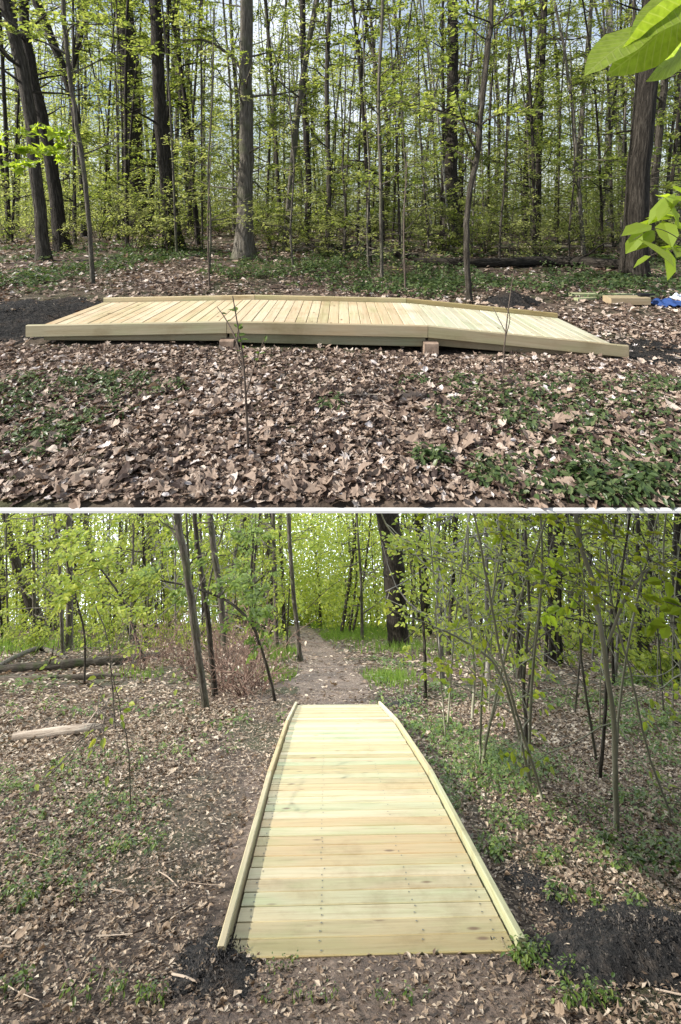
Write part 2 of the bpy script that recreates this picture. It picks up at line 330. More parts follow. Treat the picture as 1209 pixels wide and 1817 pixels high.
M['litter_low'] = leaf_mat('litter_low', [(0, (.045, .031, .019)), (.25, (.12, .083, .055)), (.55, (.215, .158, .108)), (.82, (.33, .258, .185)), (1, (.48, .41, .32))], (1.1, .9, .7), .2, .7)

# ------------------------------------------------------------------ terrace and hillside
def sheet(mb, xs_of, ys, zf, nx):
    u = np.linspace(-1, 1, nx); Yg = np.repeat(np.asarray(ys)[:, None], nx, 1); Xg = xs_of(np.asarray(ys))[:, None] * u[None]
    Z = zf(Xg, Yg); V = np.stack([Xg, Yg, Z], -1).reshape(-1, 3)
    i = np.arange(len(ys) - 1)[:, None] * nx; j = np.arange(nx - 1)[None]
    Fq = np.stack([i + j, i + j + 1, i + nx + j + 1, i + nx + j], -1).reshape(-1, 4)
    return V, Fq
ys = 1.557 * (62 / 1.557) ** np.linspace(0, 1, 120)
hw = lambda y: .795 * y + .62
u_ = np.linspace(-1, 1, 121); Yg = np.repeat(ys[:, None], 121, 1); Xg = (.46 + hw(ys)[:, None] * u_[None])   # runs on further at the right
i_ = np.arange(len(ys) - 1)[:, None] * 121; j_ = np.arange(120)[None]
mb = MB(); V = np.stack([Xg, Yg, gu(Xg, Yg)], -1).reshape(-1, 3); Fq = np.stack([i_ + j_, i_ + j_ + 1, i_ + 121 + j_ + 1, i_ + 121 + j_], -1).reshape(-1, 4); nx = 121; ny = len(ys)
mb.add(V, Fq, 0, True)
Vb = V.copy(); Vb[:, 2] = under(V[:, 1]); mb.add(Vb, Fq[:, ::-1], 0, True)
n0 = ny * nx; edge = []
for a in [np.arange(nx), (ny - 1) * nx + np.arange(nx)[::-1], np.arange(ny)[::-1] * nx, np.arange(ny) * nx + nx - 1]:
    for k in range(len(a) - 1): edge.append([a[k], n0 + a[k], n0 + a[k + 1], a[k + 1]])
mb.f.append((np.array(edge), 0, False))
ground = mb.obj('ground', M['soil'], kind='structure')
# white dividing line between the upper and lower views, set along the terrace lip
mb = MB(); xe = np.linspace(-1.395, 2.31, 41); ze = np.full(41, -1.0297)
for k in range(40):
    x0, x1 = xe[k], xe[k + 1]; a, b_ = ze[k] + .0042, ze[k + 1] + .0042; y0, y1, h = 1.540, 1.5555, .0090
    mb.add([(x0, y0, a - h), (x1, y0, b_ - h), (x1, y1, b_ - h), (x0, y1, a - h), (x0, y0, a), (x1, y0, b_), (x1, y1, b_), (x0, y1, a)],
           [[0, 1, 5, 4], [4, 5, 6, 7], [1, 0, 3, 2], [3, 7, 6, 2]])
mb.obj('view_divider', M['divider_white'], kind='structure')
ys = np.concatenate([np.linspace(-4, 1.0, 16), 1.1 * (50 / 1.1) ** np.linspace(0, 1, 120)])
mb = MB(); V, Fq = sheet(mb, lambda y: 1.15 * np.maximum(y, 0) + 4.5, ys, gl, 151); mb.add(V, Fq, 0, True)
hill = mb.obj('hillside', M['soil'], kind='structure')
# sky of the lower wood: a vault that closes the view behind the hillside trees and, unseen overhead, is carried forward as added fill light
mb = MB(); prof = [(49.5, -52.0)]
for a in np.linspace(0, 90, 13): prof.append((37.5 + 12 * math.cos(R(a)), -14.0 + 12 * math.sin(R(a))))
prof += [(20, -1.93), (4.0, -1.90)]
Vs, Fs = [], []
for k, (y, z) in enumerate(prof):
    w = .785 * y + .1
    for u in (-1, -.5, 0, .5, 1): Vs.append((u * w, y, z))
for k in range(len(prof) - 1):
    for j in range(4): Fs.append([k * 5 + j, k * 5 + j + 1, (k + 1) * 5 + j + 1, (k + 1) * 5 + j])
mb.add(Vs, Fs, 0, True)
m, t, out = new_mat('sky_fill_light'); em = N(t, 'ShaderNodeEmission'); em.inputs[0].default_value = (.86, .93, 1, 1); em.inputs[1].default_value = SKY_FILL_GLOW
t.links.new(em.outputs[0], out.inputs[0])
mb.obj('sky_fill_vault', m, kind='structure')

# path down the hillside
pl_y = np.array([-1., 1.4, 1.8, 4., 6.5, 9., 11.6, 15., 20., 31.6, 48.]); pl_x = np.array([.18, .14, .13, .05, -.03, -.2, -.37, -.72, -1.4, -2.75, -4.6])
pl_w = np.array([.85, .8, .75, .7, .66, .72, .7, .7, .75, .9, 1.1])
path_x = lambda y: np.interp(y, pl_y, pl_x); path_w = lambda y: np.interp(y, pl_y, pl_w)
ys = np.concatenate([np.linspace(-.5, 1.4, 8), 1.45 * (47 / 1.45) ** np.linspace(0, 1, 110)])
u = np.linspace(-1, 1, 15); Yg = np.repeat(ys[:, None], 15, 1)
wd = path_w(ys) * (1 + .16 * np.sin(ys * 2.3) + .1 * np.sin(ys * 5.1 + 1))
Xg = path_x(ys)[:, None] + wd[:, None] * u[None]
Z = gl(Xg, Yg) + .010 * (1 - u[None] ** 2) + .004
i = np.arange(len(ys) - 1)[:, None] * 15; j = np.arange(14)[None]
mb = MB(); mb.add(np.stack([Xg, Yg, Z], -1).reshape(-1, 3), np.stack([i + j, i + j + 1, i + 15 + j + 1, i + 15 + j], -1).reshape(-1, 4), 0, True)
mb.obj('path', M['path'], kind='structure')

# ------------------------------------------------------------------ boardwalks
def board(mb, c0, c1, U, V, ch=.006, mi=0, off=None):
    """a board from end centre c0 to c1, half width U, half thickness V, edges eased by ch"""
    c0, c1, U, V = (np.asarray(a, float) for a in (c0, c1, U, V)); lu, lv = np.linalg.norm(U), np.linalg.norm(V)
    a, b_ = 1 - ch / lu, 1 - ch / lv
    prof = [(-a, -1), (a, -1), (1, -b_), (1, b_), (a, 1), (-a, 1), (-1, b_), (-1, -b_)]
    off = rng.uniform(-40, 40, 3) if off is None else off; L = np.linalg.norm(c1 - c0)
    vs, g = [], []
    for e, c in enumerate((c0, c1)):
        for p, q in prof: vs.append(c + p * U + q * V); g.append((e * L + off[0], p * lu + off[1], q * lv + off[2]))
    f = [[k, (k + 1) % 8, 8 + (k + 1) % 8, 8 + k] for k in range(8)]
    mb.add(vs, f, mi, False, g); mb.add(vs, [list(range(7, -1, -1)), list(range(8, 16))], mi, False, g)
    return mb
def boardwalk(P, Ltot, W, hs, label, seam_nails, mat_of, rail_of):
    br = thing('boardwalk', P(Ltot / 2, W / 2, hs[1] - .1), label, 'boardwalk')
    st = np.array([0, Ltot / 3, 2 * Ltot / 3, Ltot]); hz = lambda l: float(np.interp(l, st, hs))
    zv = np.array([0, 0, 1.])
    n = int(round(Ltot / .0915)); pitch = Ltot / n; tk = .034
    for k in range(n):
        l = (k + .5) * pitch; e = rng.uniform(-.003, .003)
        dz = rng.uniform(-.0015, .0015)
        lo = P(l - pitch / 2 + .0014, .5, hz(l - pitch / 2)); hi = P(l + pitch / 2 - .0014, .5, hz(l + pitch / 2)); Uv = (hi - lo) / 2
        m_ = MB(); c = (hz(l - pitch / 2) + hz(l + pitch / 2)) / 2 - tk / 2 + dz
        board(m_, P(l, .045 + e, c), P(l, W - .045 + e, c), Uv, zv * tk / 2, .004)
        m_.obj('plank', M[mat_of(l / Ltot)], br)
    for side in (0, 1):
        w0 = .016 if side == 0 else W - .016
        for s in range(3):
            a, b_ = st[s] + .002, st[s + 1] - .002
            m_ = MB(); zc = .046 - .0475
            board(m_, P(a, w0, hz(a) + zc), P(b_, w0, hz(b_) + zc), P(0, .016, 0) - P(0, 0, 0), zv * .0475, .005)
            m_.obj('side_rail', M[rail_of(side, s)], br)
            m_ = MB(); w1 = .062 if side == 0 else W - .062; lo_a = .035 if s == 0 else 0; lo_b = .035 if s == 2 else 0
            board(m_, P(a + .01 + lo_a * 3, w1, hz(a) - tk - .052 + lo_a), P(b_ - .01 - lo_b * 3, w1, hz(b_) - tk - .052 + lo_b), P(0, .019, 0) - P(0, 0, 0), zv * (.045 - .012 * (s != 1)), .005)
            m_.obj('stringer', M['wood_edge'], br)
    for s in range(3):
        a, b_ = st[s] + .02, st[s + 1] - .02
        m_ = MB(); board(m_, P(a + .1 * (s == 0), W / 2, hz(a) - tk - .036), P(b_ - .1 * (s == 2), W / 2, hz(b_) - tk - .036), P(0, .019, 0) - P(0, 0, 0), zv * .03, .005)
        m_.obj('stringer', M['wood_edge'], br)
    m_ = MB(); th = np.linspace(0, 2 * np.pi, 6, endpoint=False)          # screw heads
    for k in range(n):
        for w in seam_nails:
            for dl in ((-.022, .022) if rng.uniform() < .75 else (.015,)):
                if rng.uniform() < .12: continue
                l = (k + .5) * pitch + dl + rng.normal(0, .004); c = P(l, w + rng.normal(0, .006), hz(l) + .0022)
                ex = P(1, 0, hz(l) + .01) - P(0, 0, hz(l) + .01); ey = P(0, 1, 0) - P(0, 0, 0); sl = (hz(l + .03) - hz(l - .03)) / .06
                ex = ex + np.array([0, 0, sl])
                m_.add([c + .0042 * (math.cos(a) * ex + math.sin(a) * ey) for a in th], [list(range(6))])
    m_.obj('screws', M['screw'], br, kind='stuff')
    return br
PUB = lambda l, w, z: np.array([-2.479 + l, 3.5 + w, z])
boardwalk(PUB, 4.75, 1.18, [-.920, -.890, -.924, -1.082], 'new pine boardwalk seen from its side, raised on blocks over leaf litter', (.09, .58, 1.08), lambda t: 'wood_tan' if t < .66 else 'wood_pale', lambda side, k: 'wood_edge' if side == 0 else 'wood')
dl = np.array([-.036, .9994]); ds = np.array([.9994, .036]); o0 = np.array([.133, 1.79]) - ds * .625
def PLB(l, w, z):
    q = o0 + dl * l + ds * w; return np.array([q[0], q[1], z - SL * q[1]])
boardwalk(PLB, 4.72, 1.25, [-1.378, -1.245, -1.245, -1.365], 'new pine boardwalk seen end-on, leading to the dirt path', (.10, .415, .84, 1.15), lambda t: 'wood', lambda side, k: 'wood')
def block(label, c, sx, sy, sz, rz=0.):
    m_ = MB(); ca, sa = math.cos(rz), math.sin(rz)
    board(m_, np.array(c) - np.array([ca, sa, 0]) * sx, np.array(c) + np.array([ca, sa, 0]) * sx, np.array([-sa, ca, 0]) * sy, (0, 0, sz), .006)
    tag(m_.obj('support_block', M['block']), label, 'block', 'blocks under the boardwalk')
for px, lb in ((402, 'left wooden support block under the sideways boardwalk, behind the leafy twig'), (766, 'right wooden support block under the joint of the sideways boardwalk ramp')):
    x = (px - HX) / F * 3.47; g_ = float(gu(x, 3.48)); zt = -.985 if px < 500 else -1.005
    block(lb, (x, 3.555, (zt + g_ - .03) / 2), .055, .09, (zt - g_ + .03) / 2)

# ------------------------------------------------------------------ leaf litter and ground plants
LOB = [tmpl_lobed(s, (5, 7, 3, 5, 9)[s % 5], (.5, .35, .25, .42, .18)[s % 5]) for s in range(9)] + [tmpl_curl(s) for s in range(5)]
SM, OV = tmpl_small(), tmpl_oval()
def litter(parent, gz, slope, mat, regions, keep, n_parts, near_fn):
    pos_all, size_all = [], []
    for (y0, y1, wf, dens, s0, s1) in regions:
        area = wf * (y0 + y1) * (y1 - y0); n = int((area + 1.1 * (y1 - y0)) * dens)
        y = np.sqrt(rng.uniform(y0 ** 2, y1 ** 2, n)); x = rng.uniform(-wf * y - .1, wf * y + 1.0, n); k0 = (x < hw(y) + .42) if slope == 0 else (x < 99); x, y = x[k0], y[k0]; n = len(x)
        k = rng.uniform(0, 1, n) < keep(x, y); x, y = x[k], y[k]
        s = rng.uniform(s0, s1, len(x)) * rng.choice([.7, 1, 1.4], len(x), p=[.45, .45, .1]); z = gz(x, y) + .006 + rng.uniform(0, .022, len(x))
        pos_all.append(np.stack([x, y, z], 1)); size_all.append(s)
    pos = np.concatenate(pos_all); size = np.concatenate(size_all); n = len(pos)
    nr = rnd_normals(n, .28); nr[:, 1] += slope * nr[:, 2]; yaw = rng.uniform(0, 6.283, n)
    show = near_fn(pos) * size * (np.abs(pos[:, 0]) < .76 * pos[:, 1]); order = np.argsort(-show); tid = rng.integers(0, len(LOB), n)
    mb = MB(); rest = order[n_parts:]
    far = rest[pos[rest, 1] > 6.5]; near = rest[pos[rest, 1] <= 6.5]
    for q in range(len(LOB)):
        i = near[tid[near] == q]; scatter(mb, LOB[q], pos[i], nr[i], yaw[i], size[i])
    scatter(mb, OV, pos[far], nr[far], yaw[far], size[far] * 1.1)
    mb.obj('leaf_litter', mat, parent, kind='stuff')
    protos = []
    for q in range(len(LOB)):
        m1 = MB(); m1.add(*LOB[q]); protos.append(m1.mesh('leaf', mat))
    for i in order[:n_parts]:
        o = bpy.data.objects.new('leaf', protos[tid[i]]); col.objects.link(o); o.parent = parent
        z = Vector(nr[i]).normalized(); h = Vector((math.cos(yaw[i]), math.sin(yaw[i]), 0)); X = (h - z * h.dot(z)).normalized(); Yv = z.cross(X)
        mw = Matrix((X, Yv, z)).transposed().to_4x4(); mw = Matrix.Translation(Vector(pos[i])) @ mw @ Matrix.Scale(float(size[i]), 4)
        o.matrix_local = mw
    return mb
def keep_u(x, y):
    k = np.ones_like(x)
    k[(y > 3.45) & (y < 4.75) & (np.abs(x + .1) < 2.45)] = .05
    k *= 1 - .75 * mound_mask_u(x, y)
    return k * np.where(y > 4.9, .55 + .2 * np.sin(x * 2 + y), 1)
def ell(x, y, c, a, b_): return (((x - c[0]) / a) ** 2 + ((y - c[1]) / b_) ** 2)
m1c = (-3.05, 4.15); m2c = (2.62, 3.75); m3c = PU(925, 548)[:2] + np.array([0, .3])
def mound_mask_u(x, y): return ((ell(x, y, m1c, .75, 1.1) < 1) | (ell(x, y, m2c, .42, .5) < 1) | (ell(x, y, m3c, .45, .3) < 1)).astype(float)
litter(ground, gu, 0, M['litter'], [(1.585, 2.6, .82, 3500, .022, .064), (2.6, 4.8, .82, 2300, .023, .060), (4.8, 8, .82, 600, .042, .085), (8, 14, .82, 130, .08, .13), (14, 30, .82, 30, .12, .18)],
       keep_u, 300, lambda p: 1 / p[:, 1])
l1c = PL(385, 1715)[:2]; l2c = PL(1130, 1680)[:2]; l3c = PL(965, 1590)[:2]
def mound_mask_l(x, y): return ((ell(x, y, l1c, .17, .2) < 1) | (ell(x, y, l2c, .52, .26) < 1) | (ell(x, y, l3c, .16, .3) < 1)).astype(float)
def keep_l(x, y):
    k = np.ones_like(x)
    d = np.abs(x - path_x(y)) / path_w(y)
    k = np.where(d < 1, np.where(y < 1.85, .16, .28), np.where(d < 1.35, .6, 1.))
    k[(y > 1.75) & (y < 6.55) & (np.abs(x - .05) < .66)] = 0
    k *= 1 - .9 * mound_mask_l(x, y)
    left_lane = (np.abs(x + .95 + (y - 2) * .02) < .28) & (y < 9)
    return np.where(left_lane, k * .3, k)
litter(hill, gl, SL, M['litter_low'], [(1.4, 2.4, .82, 3900, .014, .042), (2.4, 4.5, .82, 2800, .017, .046), (4.5, 8, .82, 900, .034, .072), (8, 15, .82, 120, .08, .13), (15, 30, .82, 26, .12, .2)],
       keep_l, 300, lambda p: 1 / p[:, 1])
def debris(gz, slope, mat, spots, parent, name, s0, s1, tm=SM):
    mb = MB()
    for (y0, y1, xf, n) in spots:
        y = np.sqrt(rng.uniform(y0 ** 2, y1 ** 2, n)); x = xf(y, n)
        nr = rnd_normals(n, .3); nr[:, 1] += slope * nr[:, 2]
        scatter(mb, tm, np.stack([x, y, gz(x, y) + .014], 1), nr, rng.uniform(0, 6.28, n), rng.uniform(s0, s1, n))
    return mb.obj(name, mat, parent, kind='stuff')
debris(gl, SL, M['litter_low'], [(1.4, 1.8, lambda y, n: path_x(y) + rng.uniform(-.9, .9, n), 2500), (1.6, 7, lambda y, n: -.85 + rng.normal(0, .3, n), 5000), (6.5, 20, lambda y, n: path_x(y) + rng.uniform(-1, 1, n) * path_w(y), 16000)], hill, 'leaf_crumbs', .008, .032)
field = lambda y, n: rng.uniform(-.82, .82, n) * y
crumb_l = lambda y, n: np.where(np.abs(field(y, n) * 0 + (q_ := field(y, n)) - .03) < .68, np.sign(q_ - .03) * (.70 + rng.uniform(0, .9, n)), q_)
debris(gl, SL, M['litter_low'], [(1.45, 2.6, crumb_l, 9000), (2.6, 6.4, crumb_l, 16000)], hill, 'leaf_crumbs', .007, .030)
debris(gu, 0, M['litter'], [(1.59, 2.4, field, 7000), (2.4, 3.42, field, 9000), (4.9, 8, field, 7000)], ground, 'leaf_crumbs', .008, .034)

def sticks(gz, slope, parent, n, y0, y1, skip):
    mb = MB()
    for _ in range(n):
        y = math.sqrt(rng.uniform(y0 ** 2, y1 ** 2)); x = rng.uniform(-.8, .8) * y
        if skip(x, y): continue
        a = rng.uniform(0, 6.28); L = rng.uniform(.06, .32); q = [(x + math.cos(a) * L * t + rng.normal(0, .006), y + math.sin(a) * L * t + rng.normal(0, .006)) for t in (0, .5, 1)]
        if min(p_[1] for p_ in q) < y0: continue
        P_, r_ = resample([(p_[0], p_[1], float(gz(*p_)) + rng.uniform(.014, .034)) for p_ in q], np.array([1, .8, .5]) * rng.uniform(.0015, .004), 6); tube(mb, P_, r_, 4, capend=False, seed=rng.uniform(0, 9))
    mb.obj('twigs', M['dead_wood'], parent, kind='stuff')
sticks(gu, 0, ground, 190, 1.6, 5.5, lambda x, y: 3.4 < y < 4.8 and abs(x) < 2.6)
sticks(gl, SL, hill, 240, 1.5, 6.5, lambda x, y: y > 1.7 and abs(x - .05) < .7)
def herbs(name, label, gz, slope, mat, patches, tm=OV):
    """low leafy plants; patches = (centre x, y, radius x, radius y, plants, leaf size, height)"""
    mb = MB(); P_, S_, Nn, Yw = [], [], [], []
    for (cx, cy, rx, ry, n, ls, ht) in patches:
        if cy < 5: n, ls, ht = int(n * 2.1), ls * .58, ht * .7
        for _ in range(n):
            a, r = rng.uniform(0, 6.28), math.sqrt(rng.uniform(0, 1)) * 1.15; x = cx + rx * r * math.cos(a) * 1.1; y = max(1.585, cy + ry * r * math.sin(a))
            if name == 'ground_cover_low' : pass
            z = float(gz(x, y)); h = ht * rng.uniform(.4, 1.1); k = rng.integers(5, 11)
            th = rng.uniform(0, 6.28, k); rad = ls * rng.uniform(.1, 1.0, k)
            hh = h * rng.uniform(.3, 1., k)
            P_.append(np.stack([x + rad * np.cos(th), y + rad * np.sin(th), z + .01 + hh], 1)); Yw.append(th)
            nn = rng.normal(0, .3, (k, 3)); nn[:, 2] = 1; nn[:, 0] += .35 * np.cos(th); nn[:, 1] += .35 * np.sin(th); Nn.append(nn); S_.append(ls * rng.uniform(.6, 1.2, k))
            if cy < 7: tube(mb, [(x, y, z - .01), (x + rng.normal(0, .01), y, z + h * .8)], [.0022, .0012], 3, capend=False)
    P_ = np.concatenate(P_); Nn = np.concatenate(Nn); Yw = np.concatenate(Yw); S_ = np.concatenate(S_)
    if slope: Nn[:, 1] += slope * .6
    scatter(mb, tm, P_, Nn, Yw, S_)
    return tag(mb.obj(name, mat), label, 'ground cover', kind='stuff')
pat = []
for px, py, rx, ry, n, ls in [(990, 690, .55, .25, 45, .055), (1120, 760, .5, .3, 60, .06), (900, 740, .3, .2, 26, .055), (1010, 850, .3, .14, 40, .06), (1140, 870, .25, .12, 34, .06), (770, 820, .07, .06, 8, .055), (790, 690, .25, .18, 16, .05),
                              (120, 705, .5, .3, 48, .05), (40, 690, .4, .3, 28, .05), (60, 760, .25, .15, 16, .05), (200, 690, .2, .15, 20, .05), (130, 770, .1, .08, 9, .05), (30, 800, .16, .1, 9, .05), (590, 725, .06, .05, 4, .05), (855, 850, .05, .04, 4, .06), (1190, 690, .2, .2, 16, .06)]:
    p = PU(px, py); pat.append((p[0], p[1], rx, ry, n, ls, .09))
for k in range(430):
    px = rng.uniform(-20, 1240); py = rng.uniform(432, 522); p = PU(px, py)
    if p[1] < 5.3 or math.sin(p[0] * 1.1 + 1) + math.sin(p[1] * .9 + p[0] * .5) + math.sin(p[0] * 2.3 - p[1]) < -.6: continue
    pat.append((p[0], p[1], .5, .5, 9 if p[1] < 9 else 7, .075 if p[1] < 10 else .10, .14))
herbs('ground_cover', 'low green plants spread through the litter round the sideways boardwalk', gu, 0, M['herb'], pat)
pat = []
for px, py, rx, ry, n, ls in [(120, 1460, .3, .3, 16, .045), (250, 1500, .12, .15, 8, .045), (90, 1600, .2, .1, 9, .045), (60, 1260, .8, .6, 24, .06), (200, 1350, .5, .4, 14, .05), (60, 1420, .5, .35, 22, .05), (40, 1560, .25, .2, 18, .045), (150, 1500, .3, .3, 18, .045), (230, 1440, .2, .2, 14, .05), (180, 1770, .12, .06, 6, .03), (265, 1790, .05, .04, 4, .03), (15, 1760, .06, .05, 4, .035),
                              (900, 1460, .12, .15, 18, .05), (1140, 1520, .3, .2, 46, .06), (1040, 1450, .25, .2, 24, .05), (870, 1510, .10, .1, 14, .05), (1180, 1440, .25, .25, 30, .06), (980, 1530, .10, .06, 9, .05), (1060, 1600, .2, .1, 10, .05),
                              (955, 1695, .05, .03, 4, .03), (1010, 1745, .08, .06, 6, .03), (1050, 1800, .10, .04, 7, .04), (1140, 1640, .04, .03, 3, .07), (930, 1710, .05, .03, 8, .04), (800, 1420, .06, .3, 14, .045), (500, 1280, .05, .2, 4, .04), (640, 1790, .3, .04, 7, .025), (500, 1725, .08, .04, 3, .02)]:
    p = PL(px, py); pat.append((p[0], p[1], rx, ry, n, ls, .10))
for k in range(210):
    px = rng.uniform(660, 1240) if k % 5 else rng.uniform(-20, 500); py = rng.uniform(1150, 1400); p = PL(px, py)
    if abs(p[0] - path_x(p[1])) < path_w(p[1]) * 1.25: continue
    if (px < 500 and py > 1230 and k % 2) or math.sin(p[0] * 2.1) + math.sin(p[1] * 1.7 + p[0]) < -.35: continue
    pat.append((p[0], p[1], .3, .35, 9, .06 if p[1] < 8 else .09, .14))
herbs('ground_cover', 'bright green seedlings scattered beside the end-on boardwalk and path', gl, SL, M['herb_low'], pat)
# grass by the path
mb = MB()
def blades(cx, cy, rx, ry, n, h):
    x = cx + rng.normal(0, rx * .5, n); y = cy + rng.normal(0, ry * .5, n); k = np.abs(x - path_x(y)) > path_w(y) * .95; x, y = x[k], y[k]; n = len(x)
    z = gl(x, y); a = rng.uniform(0, 6.28, n); l = h * rng.uniform(.5, 1.1, n); w = .004 + l * .035; be = rng.uniform(.15, .7, n) * l
    d = np.stack([np.cos(a), np.sin(a), np.zeros(n)], 1); s = np.stack([-np.sin(a), np.cos(a), np.zeros(n)], 1); b0 = np.stack([x, y, z], 1); up = np.array([0, 0, 1.])
    V = np.stack([b0 - s * w[:, None], b0 + s * w[:, None], b0 + d * be[:, None] + up * l[:, None]], 1)
    mb.add(V.reshape(-1, 3), np.arange(3 * n).reshape(-1, 3))
for px, py, rx, ry, n, h in [(690, 1205, .55, 1.1, 900, .16), (625, 1130, 2.2, 4, 3500, .3), (580, 1112, 2.4, 7, 2600, .45), (660, 1122, 2.5, 5, 2600, .4), (500, 1160, .5, 2.0, 700, .25), (495, 1200, .35, .8, 500, .18), (470, 1130, 2.0, 4, 900, .35), (50, 1150, 4, 4, 1600, .35), (240, 1200, .5, .5, 120, .2), (720, 1150, 2, 3, 900, .3)]:
    p = PL(px, py); blades(p[0], p[1], rx, ry, n, h)
tag(mb.obj('grass', M['grass']), 'fresh green grass growing along both edges of the dirt path', 'grass', kind='stuff')

# ------------------------------------------------------------------ dark mulch heaps
def mound(label, c, a, b_, h, gz, slope, bits=260):
    mb = MB(); nr_, nt_ = 14, 34; V = []; cx, cy = c
    ph = rng.uniform(0, 6.28, 4)
    for i in range(nr_):
        for j in range(nt_):
            th = j / nt_ * 2 * np.pi; rr = i / (nr_ - 1) * (1 + .17 * math.sin(2 * th + ph[0]) + .13 * math.sin(3 * th + ph[1]) + .10 * math.sin(7 * th + ph[2]) + .06 * math.sin(13 * th + ph[3]))
            x = cx + a * rr * math.cos(th); y = cy + b_ * rr * math.sin(th)
            if gz is gu: y = max(y, 1.52)
            t_ = i / (nr_ - 1); z = float(gz(x, y)) + h * (1 - t_ ** 2) ** 1.4 * (1 + .25 * math.sin(9 * x + ph[3]) * math.cos(11 * y)) + .016 * (1 - t_) ** .3 - .012 + rng.normal(0, .004)
            V.append((x, y, z))
    f = [[i * nt_ + j, i * nt_ + (j + 1) % nt_, (i + 1) * nt_ + (j + 1) % nt_, (i + 1) * nt_ + j] for i in range(nr_ - 1) for j in range(nt_)]
    mb.add(V, f, 0, True)
    root = tag(mb.obj('mulch_heap', M['mulch']), label, 'mulch')
    bits *= 3; m2 = MB(); Vn = np.array(V); idx = rng.integers(0, len(Vn), bits); p = Vn[idx] + (Vn[idx] - np.array([cx, cy, 0])) * np.array([1, 1, 0]) * rng.normal(.04, .16, (bits, 1)) + rng.normal(0, .025, (bits, 3)) * np.array([a * 2, b_ * 2, 0]) ; p[:, 2] = Vn[idx, 2] + .008 - slope * (p[:, 1] - Vn[idx, 1]) 
    scatter(m2, tmpl_curl(3), p, rnd_normals(bits, .6), rng.uniform(0, 6.28, bits), rng.uniform(.004, .015, bits))
    m2.obj('chips', M['mulch_bit'], root, kind='stuff'); m3 = MB(); j3 = rng.integers(0, len(Vn), 40); scatter(m3, LOB[2], Vn[j3] + np.array([0, 0, .012]), rnd_normals(40, .3) + np.array([0, slope, 0]), rng.uniform(0, 6.28, 40), rng.uniform(.015, .04, 40)); m3.obj('stray_leaves', M['litter_low'], root, kind='stuff')
mound('black mulch banked at the left end of the sideways boardwalk', m1c, .62, 1.0, .09, gu, 0, 900)
mound('black mulch spread at the low right end of the sideways boardwalk', m2c, .36, .45, .03, gu, 0, 400)
mound('black mulch heap behind the right ramp of the sideways boardwalk', m3c, .40, .3, .13, gu, 0, 300)
mound('small black mulch heap at the near left corner of the end-on boardwalk', l1c, .19, .24, .03, gl, SL, 450)
mound('large black mulch heap right of the near end of the end-on boardwalk', l2c, .50, .25, .10, gl, SL, 1100)
mound('thin black mulch strip along the right rail of the end-on boardwalk', l3c, .13, .34, .02, gl, SL, 300)
mound('black mulch at the far right corner of the end-on boardwalk', PL(725, 1250)[:2], .38, .45, .04, gl, SL, 200)

